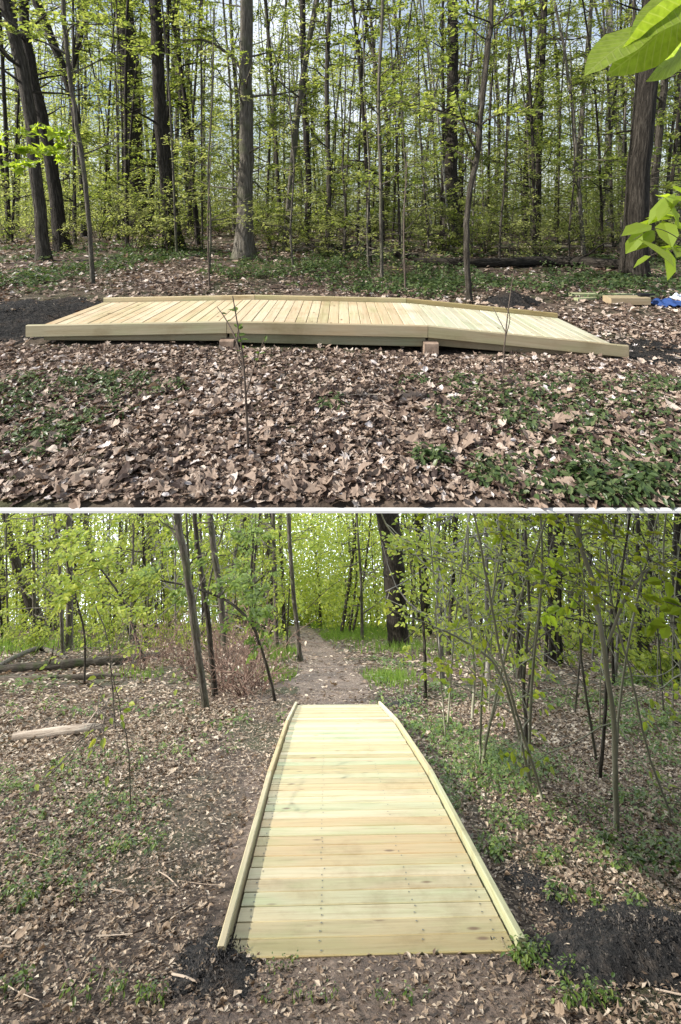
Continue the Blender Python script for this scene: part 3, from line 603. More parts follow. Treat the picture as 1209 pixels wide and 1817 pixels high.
# ------------------------------------------------------------------ trees
def limb_pts(p, d, L, n=5, droop=.0, wander=.18):
    pts = [np.array(p, float)]; d = np.array(d, float); d /= np.linalg.norm(d)
    for k in range(n):
        d = d + rng.normal(0, wander, 3) * np.array([1, 1, .7]) + np.array([0, 0, -droop]); d /= np.linalg.norm(d); pts.append(pts[-1] + d * L / n)
    return np.array(pts)
def build_tree(name, label, cat, trunk, rad, bark_m, leaf_m, nb=10, bl=(1., 2.), t0=.3, t1=1., leaves=400, ls=.09, flare=.5, group=None, sides=10, spray=.30, zcap=None, rough=.05, up=.35,
               limbs=(), tm=SM, seg=None, flat=.45, twr=.005):
    """trunk: points base to top; side branches with twigs; leaves set along the twigs in flat sprays"""
    trunk = np.asarray(trunk, float); seg = seg or max(8, 5 * len(trunk)); sd = rng.uniform(0, 9)
    root = thing(name, trunk[0], label, cat, group); leaves = int(leaves * 1.7)
    pts, rr = resample(trunk, rad, seg)
    pts[1:-1, :2] += rng.normal(0, 1, (seg - 2, 2)) * (rr[1:-1, None] * .05 + .002)
    mt = MB(); b0 = pts.copy(); b0[0, 2] -= .06; tube(mt, b0, rr, sides, rough, flare=flare, seed=sd)
    LP, LD = [], []; L = len(pts)
    def twigs(bp, br, n_leaf, span):
        nt_ = max(3, int(n_leaf / 14))
        for _ in range(nt_):
            i = rng.uniform(.25, 1.) * (len(bp) - 1); k = int(min(i, len(bp) - 2)); p = bp[k] + (bp[k + 1] - bp[k]) * (i - k); d = bp[k + 1] - bp[k]; d /= np.linalg.norm(d) + 1e-9
            s = rng.normal(0, 1, 3) * np.array([1, 1, .35]); tp = limb_pts(p, d + s * .9, span * rng.uniform(.5, 1.2), 3, .03)
            tube(mt, tp, np.linspace(twr, twr * .4, 4), 3, capend=False)
            m_ = max(2, n_leaf // nt_); q = rng.uniform(.2, 1, m_) * 2.99; kk = q.astype(int); P_ = tp[kk] + (tp[kk + 1] - tp[kk]) * (q - kk)[:, None] + rng.normal(0, ls * .45, (m_, 3)) * np.array([1, 1, .5])
            LP.append(P_); dd = tp[-1] - tp[0]; LD.append(np.arctan2(dd[1], dd[0]) + rng.normal(0, .8, m_))
    for b in range(nb):
        t_ = rng.uniform(t0, t1) * (L - 1); k = int(min(t_, L - 2)); p = pts[k] + (pts[k + 1] - pts[k]) * (t_ - k); a = rng.uniform(0, 6.283)
        ln = rng.uniform(*bl) * (1 - .35 * (t_ / L)); d = np.array([math.cos(a), math.sin(a), up * rng.uniform(.2, 2.)])
        bp = limb_pts(p, d, ln, 5, .02); br = min(rr[k] * .45, .012 + .012 * ln)
        if zcap is not None: bp[:, 2] = np.minimum(bp[:, 2], zcap - .05)
        tube(mt, bp, np.linspace(br, twr, 6), 5, capend=False); twigs(bp, br, int(leaves / max(nb, 1)), spray * (1 + ln * .3))
    mt.obj('trunk', M[bark_m], root)
    for lp, lr, nleaf in limbs:
        ml = MB(); a_, b_ = resample(lp, lr, 12); tube(ml, a_, b_, 7, .05, seed=sd); keep = mt; mt = ml
        for _ in range(5):
            k = rng.integers(3, 11); q = limb_pts(a_[k], (a_[k] - a_[k - 1]) + rng.normal(0, .08, 3), np.linalg.norm(a_[-1] - a_[0]) * .4, 5, 0); tube(ml, q, np.linspace(b_[k] * .5, twr, 6), 5, capend=False)
            if nleaf: twigs(q, .01, nleaf // 5, spray)
        mt = keep; ml.obj('limb', M[bark_m], root)
    if LP and leaves:
        P_ = np.concatenate(LP); yaw = np.concatenate(LD)
        if zcap is not None: P_[:, 2] = np.minimum(P_[:, 2], zcap - rng.uniform(0, .3, len(P_)))
        mc = MB(); scatter(mc, tm, P_, rnd_normals(len(P_), flat), yaw, ls * rng.uniform(.65, 1.25, len(P_)))
        mc.obj('crown', M[leaf_m], root)
    return root
def trunk_px(pts, Y, ground_fn, gx=None):
    """pixel outline -> points at depth Y, foot set on the ground"""
    out = [at(px, py, Y) for px, py in pts]; out[0][2] = float(ground_fn(out[0][0], Y)); return np.array(out)
def extend(tr, h):
    d = tr[-1] - tr[-2]; d = d / np.linalg.norm(d); d = d * .4 + np.array([0, 0, 1]) * .6; d /= np.linalg.norm(d); return np.vstack([tr, tr[-1] + d * h])

U_MAJOR, L_MAJOR = [], []
def utree(pts, w0, w1, label, bark_m='bark_brown', leaf_m='leaf_up', ext=4., py=None, **kw):
    Y = PU(pts[0][0], pts[0][1])[1]; tr = trunk_px(pts, Y, gu); n = len(tr); kx = .88 / math.hypot(1, (pts[0][0] - HX) / F); w0, w1 = w0 * kx, w1 * kx; r0, r1 = w0 / F * Y / 2, w1 / F * Y / 2
    rad = list(np.linspace(r0, r1, n))
    if ext: tr = extend(tr, ext); rad.append(r1 * .75)
    lim = []
    for lp, lw, nl in kw.pop('limb', ()):
        q = np.array([at(a, b_, Y + rng.uniform(-.3, .3) * k) for k, (a, b_) in enumerate(lp)]); lim.append((q, np.linspace(lw, lw * .3, len(q)) / F * Y / 2, nl))
    U_MAJOR.append((np.mean([p[0] for p in pts]), label)); ls = kw.pop('ls', .085)
    return build_tree('tree', label, 'tree', tr, rad, bark_m, leaf_m, limbs=lim, ls=ls, **kw)
utree([(78, 462), (68, 350), (48, 170), (20, 40), (8, -20)], 26, 27, 'thick grey trunk at far left of upper wood, leaning left', 'bark_brown', nb=14, leaves=420, t0=.35, bl=(1.2, 2.4))
utree([(112, 446), (95, 320), (76, 215), (52, 105), (40, -20)], 30, 20, 'dark trunk right beside the far-left leaning trunk, upper wood', 'bark_dark', nb=8, leaves=250, t0=.4, bl=(1.2, 2.2))
utree([(165, 505), (152, 330), (138, 230), (122, 120), (112, -20)], 10, 9, 'slender grey tree standing beside the black mulch at boardwalk left end', 'bark_grey', nb=14, leaves=460, t0=.3, bl=(.7, 1.4), flare=.2)
utree([(150, 420), (142, 260), (118, 140), (80, 40), (60, -20)], 13, 20, 'forked dark trunk curving left high above the left mulch', 'bark_dark', nb=9, leaves=260, t0=.3, flare=.2, bl=(1.2, 2.4),
      limb=[([(120, 145), (145, 60), (150, -10)], 10, 60)])
utree([(245, 415), (238, 300), (228, 140), (218, -20)], 46, 38, 'broadest dark trunk left of centre, its foot lost in leaves', 'bark_dark', nb=12, leaves=700, t0=.12, bl=(1.4, 3.))
utree([(311, 442), (297, 330), (284, 190), (275, -20)], 34, 22, 'straight dark brown trunk with flared foot, left of the pale trunk', 'bark_dark', nb=9, leaves=360, t0=.3, bl=(1.2, 2.4), limb=[([(284, 60), (300, 40), (318, 0)], 6, 20)])
utree([(338, 408), (330, 280), (318, 120), (310, -20)], 12, 12, 'slim grey trunk between the flared brown trunk and pale trunk', 'bark_brown', nb=10, leaves=420, t0=.2, bl=(1.5, 2.6))
utree([(434, 458), (436, 330), (437, 180), (437, -20)], 34, 26, 'pale grey straight trunk behind the boardwalk middle, flared foot', 'bark_grey', nb=16, leaves=620, t0=.2, flare=.55, bl=(1., 2.), limb=[([(434, 128), (405, 95), (365, 72), (325, 70)], 8, 60)])
utree([(500, 418), (492, 300), (484, 150), (470, -20)], 9, 7, 'thin brown tree first right of the pale straight trunk', 'bark_brown', nb=10, leaves=430, t0=.2, bl=(1.2, 2.2))
utree([(543, 428), (548, 330), (540, 180), (537, -20)], 12, 12, 'slim forked tree behind the boardwalk, second right of pale trunk', 'bark_dark', nb=11, leaves=420, t0=.25, bl=(1.2, 2.4))
utree([(581, 450), (584, 320), (580, 140), (586, -20)], 11, 9, 'thin straight dark tree directly behind the boardwalk centre', 'bark_brown', nb=14, leaves=520, t0=.2, bl=(1., 2.))
utree([(678, 500), (676, 330), (672, 170), (680, -20)], 7, 6, 'thinnest bare-stemmed tree close behind the boardwalk right half', 'bark_grey', nb=16, leaves=560, t0=.22, flare=.2, bl=(.7, 1.4))
utree([(799, 436), (800, 300), (804, 150), (803, -20)], 32, 19, 'leaf-clad dark trunk behind the right ramp joint', 'bark_dark', nb=22, leaves=1100, t0=.15, bl=(.8, 1.8))
utree([(834, 536), (828, 440), (834, 345), (848, 270), (856, 180), (870, 60), (873, -20)], 13, 9, 'curved grey tree just behind the right ramp', 'bark_brown', nb=11, leaves=420, t0=.35, flare=.3, bl=(.7, 1.6))
utree([(953, 428), (957, 300), (961, 160), (968, -20)], 13, 12, 'straight black trunk far right with an arching limb', 'bark_dark', nb=10, leaves=420, t0=.25, bl=(1.4, 2.6), limb=[([(960, 40), (935, 8), (905, 20), (880, 50)], 5, 20), ([(961, 55), (1000, 70), (1060, 62)], 4, 20)])
utree([(1082, 418), (1080, 260), (1086, 120), (1080, -20)], 17, 16, 'pale grey trunk in the distance left of the huge right trunk', 'bark_pale', nb=8, leaves=360, t0=.3, bl=(1.5, 3.))
utree([(1128, 492), (1132, 330), (1144, 180), (1162, -20)], 52, 44, 'huge near-black trunk at the right edge of upper wood', 'bark_dark', nb=8, leaves=160, t0=.4, flare=.3, bl=(.8, 1.6), sides=14)
utree([(1150, 462), (1166, 280), (1182, 130), (1198, -20)], 18, 14, 'brown trunk close behind the huge right trunk, leaning right', 'bark_brown', nb=10, leaves=360, t0=.25, bl=(1.2, 2.2))

SAPU = dict(flare=.1, bl=(.5, 1.1), twr=.003, spray=.28, tm=SM, up=.25, flat=.28, ls=.066, ext=1.5, t0=.08, t1=.95)
utree([(655, 486), (652, 400), (656, 300), (648, 180)], 5, 3, 'pale-leafed sapling behind boardwalk, left of the thinnest bare-stemmed tree', 'bark_grey', 'leaf_pale', nb=22, leaves=520, **SAPU)
utree([(716, 478), (714, 400), (722, 320), (715, 230)], 5, 3, 'pale-leafed sapling right of the thinnest bare-stemmed tree', 'bark_grey', 'leaf_pale', nb=24, leaves=600, **SAPU)
utree([(762, 470), (758, 390), (750, 300), (745, 200)], 5, 3, 'pale-leafed sapling just left of the leaf-clad dark trunk', 'bark_brown', 'leaf_pale', nb=22, leaves=560, **SAPU)
utree([(610, 466), (614, 380), (608, 300), (612, 200)], 5, 3, 'pale-leafed sapling just right of boardwalk centre tree', 'bark_brown', 'leaf_pale', nb=20, leaves=480, **SAPU)
utree([(886, 474), (889, 400), (896, 320), (900, 220)], 5, 3, 'pale-leafed sapling right of the curved grey tree', 'bark_brown', 'leaf_pale', nb=20, leaves=460, **SAPU)
utree([(1010, 462), (1012, 390), (1020, 300), (1015, 200)], 5, 3, 'pale-leafed sapling right of the straight black trunk', 'bark_brown', 'leaf_pale', nb=20, leaves=480, **SAPU)
utree([(372, 486), (374, 400), (370, 300), (376, 180)], 5, 3, 'pale-leafed sapling left of the pale straight trunk', 'bark_grey', 'leaf_pale', nb=20, leaves=480, **SAPU)
utree([(520, 480), (516, 400), (522, 300), (515, 200)], 5, 3, 'pale-leafed sapling between pale trunk and boardwalk centre tree', 'bark_grey', 'leaf_pale', nb=20, leaves=460, **SAPU)

def ltree(pts, w0, w1, label, bark_m='bark_brown', leaf_m='leaf_low', ext=1.5, foot=None, **kw):
    Y = PL(*(foot or pts[0]))[1]; tr = trunk_px(pts, Y, gl); n = len(tr); kx = .90 / math.hypot(1, (pts[0][0] - HX) / F); w0, w1 = w0 * kx, w1 * kx; r0, r1 = w0 / F * Y / 2, w1 / F * Y / 2; rad = list(np.linspace(r0, r1, n))
    zc = float(cap(Y))
    if ext: tr = extend(tr, ext); rad.append(r1 * .7)
    tr[:, 2] = np.minimum(tr[:, 2], zc)
    lim = []
    for lp, lw, nl in kw.pop('limb', ()):
        q = np.array([at(a, b_, Y + rng.uniform(-.12, .12) * k) for k, (a, b_) in enumerate(lp)]); q[:, 2] = np.minimum(q[:, 2], zc); lim.append((q, np.linspace(lw, lw * .35, len(q)) / F * Y / 2, nl))
    L_MAJOR.append((np.mean([p[0] for p in pts]), label)); ls = kw.pop('ls', .085)
    return build_tree(kw.pop('name', 'tree'), label, kw.pop('cat', 'tree'), tr, rad, bark_m, leaf_m, limbs=lim, ls=ls, zcap=zc, **kw)
ltree([(366, 1258), (346, 1120), (330, 1000), (313, 900)], 14, 14, 'grey leaning trunk left of the path, nearest of its clump', 'bark_grey', nb=6, leaves=120, t0=.5, flare=.25, bl=(.6, 1.2), limb=[([(352, 1130), (338, 1040), (330, 900)], 9, 20)])
ltree([(382, 1236), (368, 1090), (352, 980), (345, 900)], 11, 9, 'slim brown trunk just right of the grey leaning trunk', 'bark_brown', nb=7, leaves=150, t0=.4, flare=.2, bl=(.6, 1.2))
ltree([(402, 1190), (392, 1060), (380, 980), (372, 900)], 12, 12, 'straight grey trunk third in the clump left of the path', 'bark_grey', nb=6, leaves=160, t0=.5, bl=(.8, 1.5))
ltree([(76, 1132), (52, 1060), (28, 1000), (8, 900)], 26, 15, 'leaning grey trunk behind the mossy fallen log', 'bark_brown', nb=10, leaves=420, t0=.3, bl=(2., 4.), ls=.13)
ltree([(196, 1122), (175, 1040), (160, 980), (150, 900)], 14, 12, 'pale leaning trunk in the far left wood', 'bark_grey', nb=10, leaves=420, t0=.3, bl=(2., 4.), ls=.13)
ltree([(305, 1118), (298, 1040), (283, 980), (262, 900)], 19, 19, 'bare pale trunk leaning left, left of the grey clump', 'bark_pale', nb=5, leaves=160, t0=.5, bl=(2., 3.), ls=.13)
ltree([(443, 1125), (441, 1050), (438, 980), (437, 900)], 20, 18, 'dark trunk rising behind the leaning leafy sapling', 'bark_brown', nb=8, leaves=380, t0=.3, bl=(2., 3.), ls=.13)
ltree([(491, 1150), (489, 1050), (487, 980), (484, 900)], 9, 8, 'straight slim trunk left of the path beginning', 'bark_grey', nb=7, leaves=150, t0=.5, bl=(1., 2.), ls=.1)
ltree([(505, 1128), (502, 1040), (498, 960), (497, 900)], 8, 7, 'thin straight trunk at the left verge of the path', 'bark_brown', nb=7, leaves=180, t0=.45, bl=(1.4, 2.2), ls=.12)
ltree([(534, 1175), (524, 1080), (517, 1000), (511, 900)], 9, 8, 'curved slim trunk standing at the left path edge', 'bark_grey', nb=5, leaves=70, t0=.6, bl=(.7, 1.5))
ltree([(547, 1103), (546, 1040), (543, 980), (538, 900)], 13, 12, 'forked far trunk over the end of the path', 'bark_brown', nb=7, leaves=300, t0=.4, bl=(3., 5.), ls=.2, limb=[([(545, 985), (532, 945), (522, 900)], 6, 20)])
ltree([(592, 1107), (588, 1030), (582, 960), (577, 900)], 9, 8, 'slim far trunk right of the path end', 'bark_brown', nb=6, leaves=240, t0=.4, bl=(3., 5.), ls=.2)
ltree([(707, 1147), (702, 1060), (697, 980), (684, 900)], 37, 44, 'thick black trunk standing right of the path', 'bark_dark', nb=4, leaves=20, t0=.6, flare=.25, bl=(1.4, 2.4), sides=14)
ltree([(757, 1128), (754, 1050), (748, 980), (742, 900)], 17, 18, 'dark trunk behind and right of the thick black trunk', 'bark_dark', nb=8, leaves=300, t0=.4, bl=(2., 3.), ls=.13)
ltree([(893, 1172), (892, 1080), (891, 990), (892, 900)], 19, 18, 'straight dark trunk in right half of lower wood', 'bark_brown', nb=9, leaves=300, t0=.3, bl=(1.4, 2.4), ls=.11)
ltree([(986, 1178), (986, 1080), (985, 990), (984, 900)], 25, 30, 'stout dark trunk clad in leaves behind the right saplings', 'bark_dark', nb=16, leaves=520, t0=.15, bl=(.8, 1.8), ls=.1)
ltree([(1146, 1162), (1149, 1080), (1153, 990), (1157, 900)], 14, 14, 'grey trunk second from the right edge, lower wood', 'bark_brown', nb=8, leaves=300, t0=.3, bl=(1.4, 2.4), ls=.11)
ltree([(1200, 1210), (1201, 1090), (1202, 990), (1204, 900)], 19, 18, 'dark trunk at the right edge of lower wood', 'bark_dark', nb=7, leaves=180, t0=.4, bl=(1., 2.))
ltree([(1094, 1475), (1090, 1290), (1070, 1140), (1052, 1030), (1028, 960), (1022, 900)], 12, 10, 'nearest smooth green-grey tree at right with crooked stem', 'bark_smooth', nb=4, leaves=50, t0=.55, flare=.15, bl=(.3, .6), ext=.1, ls=.06, twr=.003, spray=.2,
      limb=[([(1080, 1140), (1110, 1060), (1141, 1012), (1095, 985), (1050, 968)], 5, 30), ([(1068, 1105), (1045, 1075), (1010, 1050), (965, 1035)], 4, 30)])
SAP = dict(name='sapling', cat='sapling', flare=.1, bl=(.35, .8), twr=.003, spray=.22, tm=OV, flat=.3)
ltree([(967, 1425), (925, 1290), (890, 1170), (868, 1050), (838, 900)], 7, 4, 'arching sapling left of the crooked smooth tree', 'bark_smooth', nb=8, leaves=90, t0=.4, ls=.052, **SAP)
ltree([(945, 1402), (912, 1270), (880, 1180), (810, 1130), (770, 1112)], 7, 3, 'sapling bent left low over the leaf litter', 'bark_smooth', nb=7, leaves=110, t0=.5, ext=0, ls=.052, **SAP)
ltree([(1065, 1385), (1075, 1260), (1080, 1150), (1100, 1050), (1120, 900)], 8, 4, 'brown sapling crossing behind the crooked smooth tree', 'bark_brown', nb=8, leaves=90, t0=.4, ls=.052, **SAP)
ltree([(1195, 1460), (1150, 1330), (1120, 1200), (1085, 1060), (1068, 900)], 6, 4, 'thin sapling leaning left from right-hand seedlings', 'bark_smooth', nb=7, leaves=80, t0=.4, ls=.052, **SAP)
ltree([(838, 1280), (842, 1180), (830, 1060), (832, 900)], 6, 4, 'upright thin sapling midway between black trunk and smooth tree', 'bark_smooth', nb=10, leaves=160, t0=.25, ls=.06, **SAP)
ltree([(935, 1320), (930, 1200), (940, 1080), (930, 900)], 8, 5, 'straight pale sapling behind the arching pair', 'bark_grey', nb=10, leaves=170, t0=.3, ls=.06, **SAP)
ltree([(756, 1240), (753, 1140), (748, 1060), (744, 990)], 7, 4, 'leafy young beech beside the far right boardwalk corner', 'bark_brown', nb=14, leaves=240, t0=.35, ext=.3, ls=.075, **dict(SAP, bl=(.3, .75)))
ltree([(866, 1300), (884, 1200), (800, 1050), (700, 950), (672, 900)], 4, 3, 'long wiry sapling leaning left over the young beech', 'bark_smooth', nb=8, leaves=130, t0=.45, ext=.1, ls=.06, **SAP)
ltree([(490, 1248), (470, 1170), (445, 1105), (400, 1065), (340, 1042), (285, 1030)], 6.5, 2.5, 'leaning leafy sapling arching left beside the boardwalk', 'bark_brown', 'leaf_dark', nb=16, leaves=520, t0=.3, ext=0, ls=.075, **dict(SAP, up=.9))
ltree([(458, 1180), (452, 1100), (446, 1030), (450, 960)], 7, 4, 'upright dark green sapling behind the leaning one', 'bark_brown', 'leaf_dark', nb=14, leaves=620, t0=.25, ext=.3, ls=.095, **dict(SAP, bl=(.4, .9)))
ltree([(258, 1180), (235, 1110), (215, 1060), (180, 1010)], 6, 3, 'bright leafed sapling in front of left wood', 'bark_brown', 'leaf_low', nb=18, leaves=620, t0=.3, ext=.3, ls=.11, **dict(SAP, bl=(.7, 1.5)))
ltree([(150, 1215), (150, 1130), (135, 1060), (120, 1000)], 5, 3, 'bright leafed sapling left over the mossy log', 'bark_brown', 'leaf_low', nb=16, leaves=520, t0=.35, ext=.3, ls=.10, **dict(SAP, bl=(.6, 1.3)))
ltree([(205, 1300), (198, 1200), (190, 1130), (170, 1075)], 3, 2, 'wispy bare sapling behind the pale fallen log', 'bark_grey', nb=8, leaves=30, t0=.3, ext=0, ls=.05, **SAP)
ltree([(232, 1440), (228, 1330), (212, 1250), (195, 1180)], 3, 1.6, 'wispy bare sapling in the litter left of the boardwalk', 'bark_grey', nb=7, leaves=16, t0=.3, ext=0, ls=.045, **SAP)

# ------------------------------------------------------------------ lesser trees between
def between(px, major):
    s = sorted(major); l = [m_ for m_ in s if m_[0] < px]; r = [m_ for m_ in s if m_[0] >= px]
    return (l[-1][1] if l else None), (r[0][1] if r else None)
ORD = 'first second third fourth fifth sixth seventh eighth ninth tenth eleventh twelfth thirteenth fourteenth fifteenth sixteenth seventeenth eighteenth nineteenth twentieth twenty-first twenty-second twenty-third twenty-fourth'.split()
def fillers(n, ylo, yhi, pick_px, major_names, gz, low, group, leaf_m, lean=.5):
    it = []
    for k in range(n):
        Y = math.sqrt(rng.uniform(ylo ** 2, yhi ** 2)); px = pick_px(k); it.append((px, Y))
    if low: it = [(px, (Y if px > 470 else max(Y, rng.uniform(13, 24)))) for px, Y in it if not (610 < px < 785 and Y < 19.5)]
    it.sort(); count = {}
    for px, Y in it:
        x = (px - HX) / F * Y
        if low and abs(x - path_x(Y)) < path_w(Y) * 1.3 + .15: x += (1.6 if x > path_x(Y) else -1.6); px = HX + F * x / Y
        names = [m_ for m_ in major_names if m_[0] < px]; ref = names[-1] if names else None
        key = ref[1] if ref else ('left edge of the lower wood' if low else 'left edge of the upper wood'); count[key] = count.get(key, 0) + 1
        lab = '%s slender background tree right of the %s' % (ORD[min(count[key] - 1, 23)], key)
        z = float(gz(x, Y)); zc = float(cap(Y)) if low else None
        H = min(rng.uniform(7, 13), zc - z) if low else rng.uniform(9 + .25 * Y, 15 + .22 * Y)
        r0 = rng.choice([.022, .03, .04, .06, .09], p=[.25, .3, .25, .13, .07]) * (1 + Y / 60); lx, ly = rng.normal(0, lean, 2)
        if rng.uniform() < .15: lx *= 2.5
        tr = np.array([[x, Y, z], [x + lx * .2 + rng.normal(0, .06), Y + ly * .2, z + H * .33], [x + lx * .6 + rng.normal(0, .1), Y + ly * .6, z + H * .66], [x + lx, Y + ly, z + H]])
        bm = rng.choice(['bark_dark', 'bark_brown', 'bark_grey', 'bark_pale'], p=[.1, .35, .4, .15] if low else [.3, .4, .24, .06])
        build_tree('tree', lab, 'tree', tr, np.linspace(r0, r0 * .45, 4), bm, leaf_m, nb=int(rng.integers(14, 26)), bl=(.6, 1.9) if Y < 14 else (1., 2.6), t0=.06 if not low else .1, t1=.95, leaves=int(rng.uniform(700, 1700) * ((.28 if Y < 12 else .5) if low else .9)),
                   ls=.078 + .0028 * Y, flare=.2, group=group, sides=6, seg=9, zcap=zc, up=.3, twr=.004 + .0002 * Y)
un = [(8, 'far-left leaning trunk'), (112, 'forked dark left trunk'), (232, 'broadest dark trunk'), (290, 'flared brown trunk'), (436, 'pale straight trunk'), (581, 'thin tree at boardwalk centre'), (676, 'thinnest bare-stemmed tree'), (801, 'leaf-clad dark trunk'), (850, 'curved grey tree'), (960, 'straight black trunk'), (1082, 'distant pale grey trunk'), (1150, 'huge near-black trunk')]
fillers(88, 8.5, 27, lambda k: rng.uniform(-10, 1220), un, gu, False, 'slender trees in the upper wood', 'leaf_up', 1.1)
ln = [(40, 'leaning grey trunk behind mossy log'), (285, 'bare pale leaning trunk'), (340, 'grey leaning trunk'), (440, 'dark trunk behind leafy sapling'), (520, 'curved trunk at path edge'), (590, 'slim trunk at path end'), (700, 'thick black trunk by path'), (892, 'straight dark right-hand trunk'), (985, 'stout leaf-clad trunk'), (1150, 'second trunk from right edge')]
fillers(74, 8, 24, lambda k: rng.uniform(640, 1220) if k % 5 < 3 else rng.uniform(-10, 520), ln, gl, True, 'slender trees in the lower wood', 'leaf_low', .35)

it = sorted((rng.uniform(790, 1225), rng.uniform(3.4, 8.5)) for _ in range(17))
for k, (px, Y) in enumerate(it):
    x = (px - HX) / F * Y; z = float(gl(x, Y)); zc = float(cap(Y)); H = zc - z - .1; lx, ly = rng.normal(-.2, .6), rng.normal(0, .3); r0 = rng.uniform(.007, .013)
    tr = np.array([[x, Y, z], [x + lx * .2 + rng.normal(0, .05), Y + ly * .2, z + H * .33], [x + lx * .6 + rng.normal(0, .07), Y + ly * .6, z + H * .66], [x + lx, Y + ly, z + H]])
    build_tree('sapling', '%s thin stem from the left in the sapling thicket right of end-on boardwalk' % ORD[k], 'sapling', tr, np.linspace(r0, r0 * .5, 4), rng.choice(['bark_smooth', 'bark_grey', 'bark_smooth']), 'leaf_low',
               nb=9, bl=(.3, .9), t0=.2, t1=.95, leaves=80, ls=.055, flare=.1, group='sapling thicket right of the end-on boardwalk', sides=6, seg=10, zcap=zc, twr=.003, tm=OV, spray=.22)

# low shrubs
def shrubs(spots, gz, low, leaf_m, bark_m, labf, cat='shrub', leaves=420, hh=(.9, 1.8), ls=.08):
    for k, (x, Y) in enumerate(spots):
        z = float(gz(x, Y)); root = thing('shrub', (x, Y, z), labf(k, x, Y), cat, 'shrubs in the ' + ('lower' if low else 'upper') + ' wood'); mt = MB(); LP, LY = [], []
        for s in range(rng.integers(5, 9) if leaves > 50 else rng.integers(11, 17)):
            a = rng.uniform(0, 6.28); st = limb_pts((x + .05 * math.cos(a), Y + .05 * math.sin(a), z - .03), (math.cos(a) * .5, math.sin(a) * .5, 1), rng.uniform(*hh), 6, .02, .14)
            tube(mt, st, np.linspace(.011, .003, 7), 4, capend=False)
            for q in range(6):
                kk = rng.integers(1, 6); tw = limb_pts(st[kk], rng.normal(0, 1, 3) * np.array([1, 1, .3]), rng.uniform(.25, .6), 3, .02); tube(mt, tw, np.linspace(.005, .002, 4), 3, capend=False)
                m_ = max(1, leaves // 40); u_ = rng.uniform(.1, 1, m_) * 2.99; ki = u_.astype(int); LP.append(tw[ki] + (tw[ki + 1] - tw[ki]) * (u_ - ki)[:, None] + rng.normal(0, .03, (m_, 3))); LY.append(rng.uniform(0, 6.28, m_))
        mt.obj('stem', M[bark_m], root)
        if leaves > 5:
            P_ = np.concatenate(LP); mc = MB(); scatter(mc, SM, P_, rnd_normals(len(P_), .4), np.concatenate(LY), ls * (1 + Y * .02) * rng.uniform(.6, 1.2, len(P_))); mc.obj('crown', M['leaf_pale' if leaf_m == 'leaf_up' and k % 2 else leaf_m], root)
TENS = {20: 'twenty', 30: 'thirty', 40: 'forty'}
ORD44 = ORD[:19] + ['%s-%s' % (TENS[t_], o_) if o_ else TENS[t_][:-1] + 'ieth' for t_ in (20, 30, 40) for o_ in [''] + ORD[:9]][:25]
us = [(-12 + 23.6 * (k + rng.uniform(0, .9)) / 44) for k in range(44)]
shrubs([((px_ / 12 * 620) / F * Y_, Y_) for px_, Y_ in [(u_, rng.uniform(10.5, 20)) for u_ in us]], gu, False, 'leaf_up', 'bark_brown',
       lambda k, x, Y: '%s leafy shrub from the left in the undergrowth behind the sideways boardwalk' % ORD44[k], leaves=1300, hh=(1.2, 3.0), ls=.062)
sp = []
for k in range(16):
    px = [10, 60, 120, 180, 240, 300, 350, 800, 860, 920, 1010, 1060, 1110, 1160, 1190, 1230][k]; Y = rng.uniform(13, 18) if px < 500 else rng.uniform(8, 16); sp.append(((px - HX) / F * Y, Y))
shrubs(sp, gl, True, 'leaf_low', 'bark_brown', lambda k, x, Y: ('%s leafy shrub from the left beneath the lower wood trees' % ORD[k]), leaves=700, hh=(.8, 1.8))
shrubs([(PL(px, py)[0], PL(px, py)[1]) for px, py in ((400, 1225), (440, 1212), (352, 1205), (420, 1180), (462, 1225), (385, 1190), (450, 1185), (405, 1160), (330, 1180), (290, 1175), (250, 1190), (435, 1235))], gl, True, 'litter_low', 'brush',
       lambda k, x, Y: '%s bare brown brush clump between leaning trunks and boardwalk' % ORD[k], leaves=44, hh=(.7, 1.5), ls=.05)

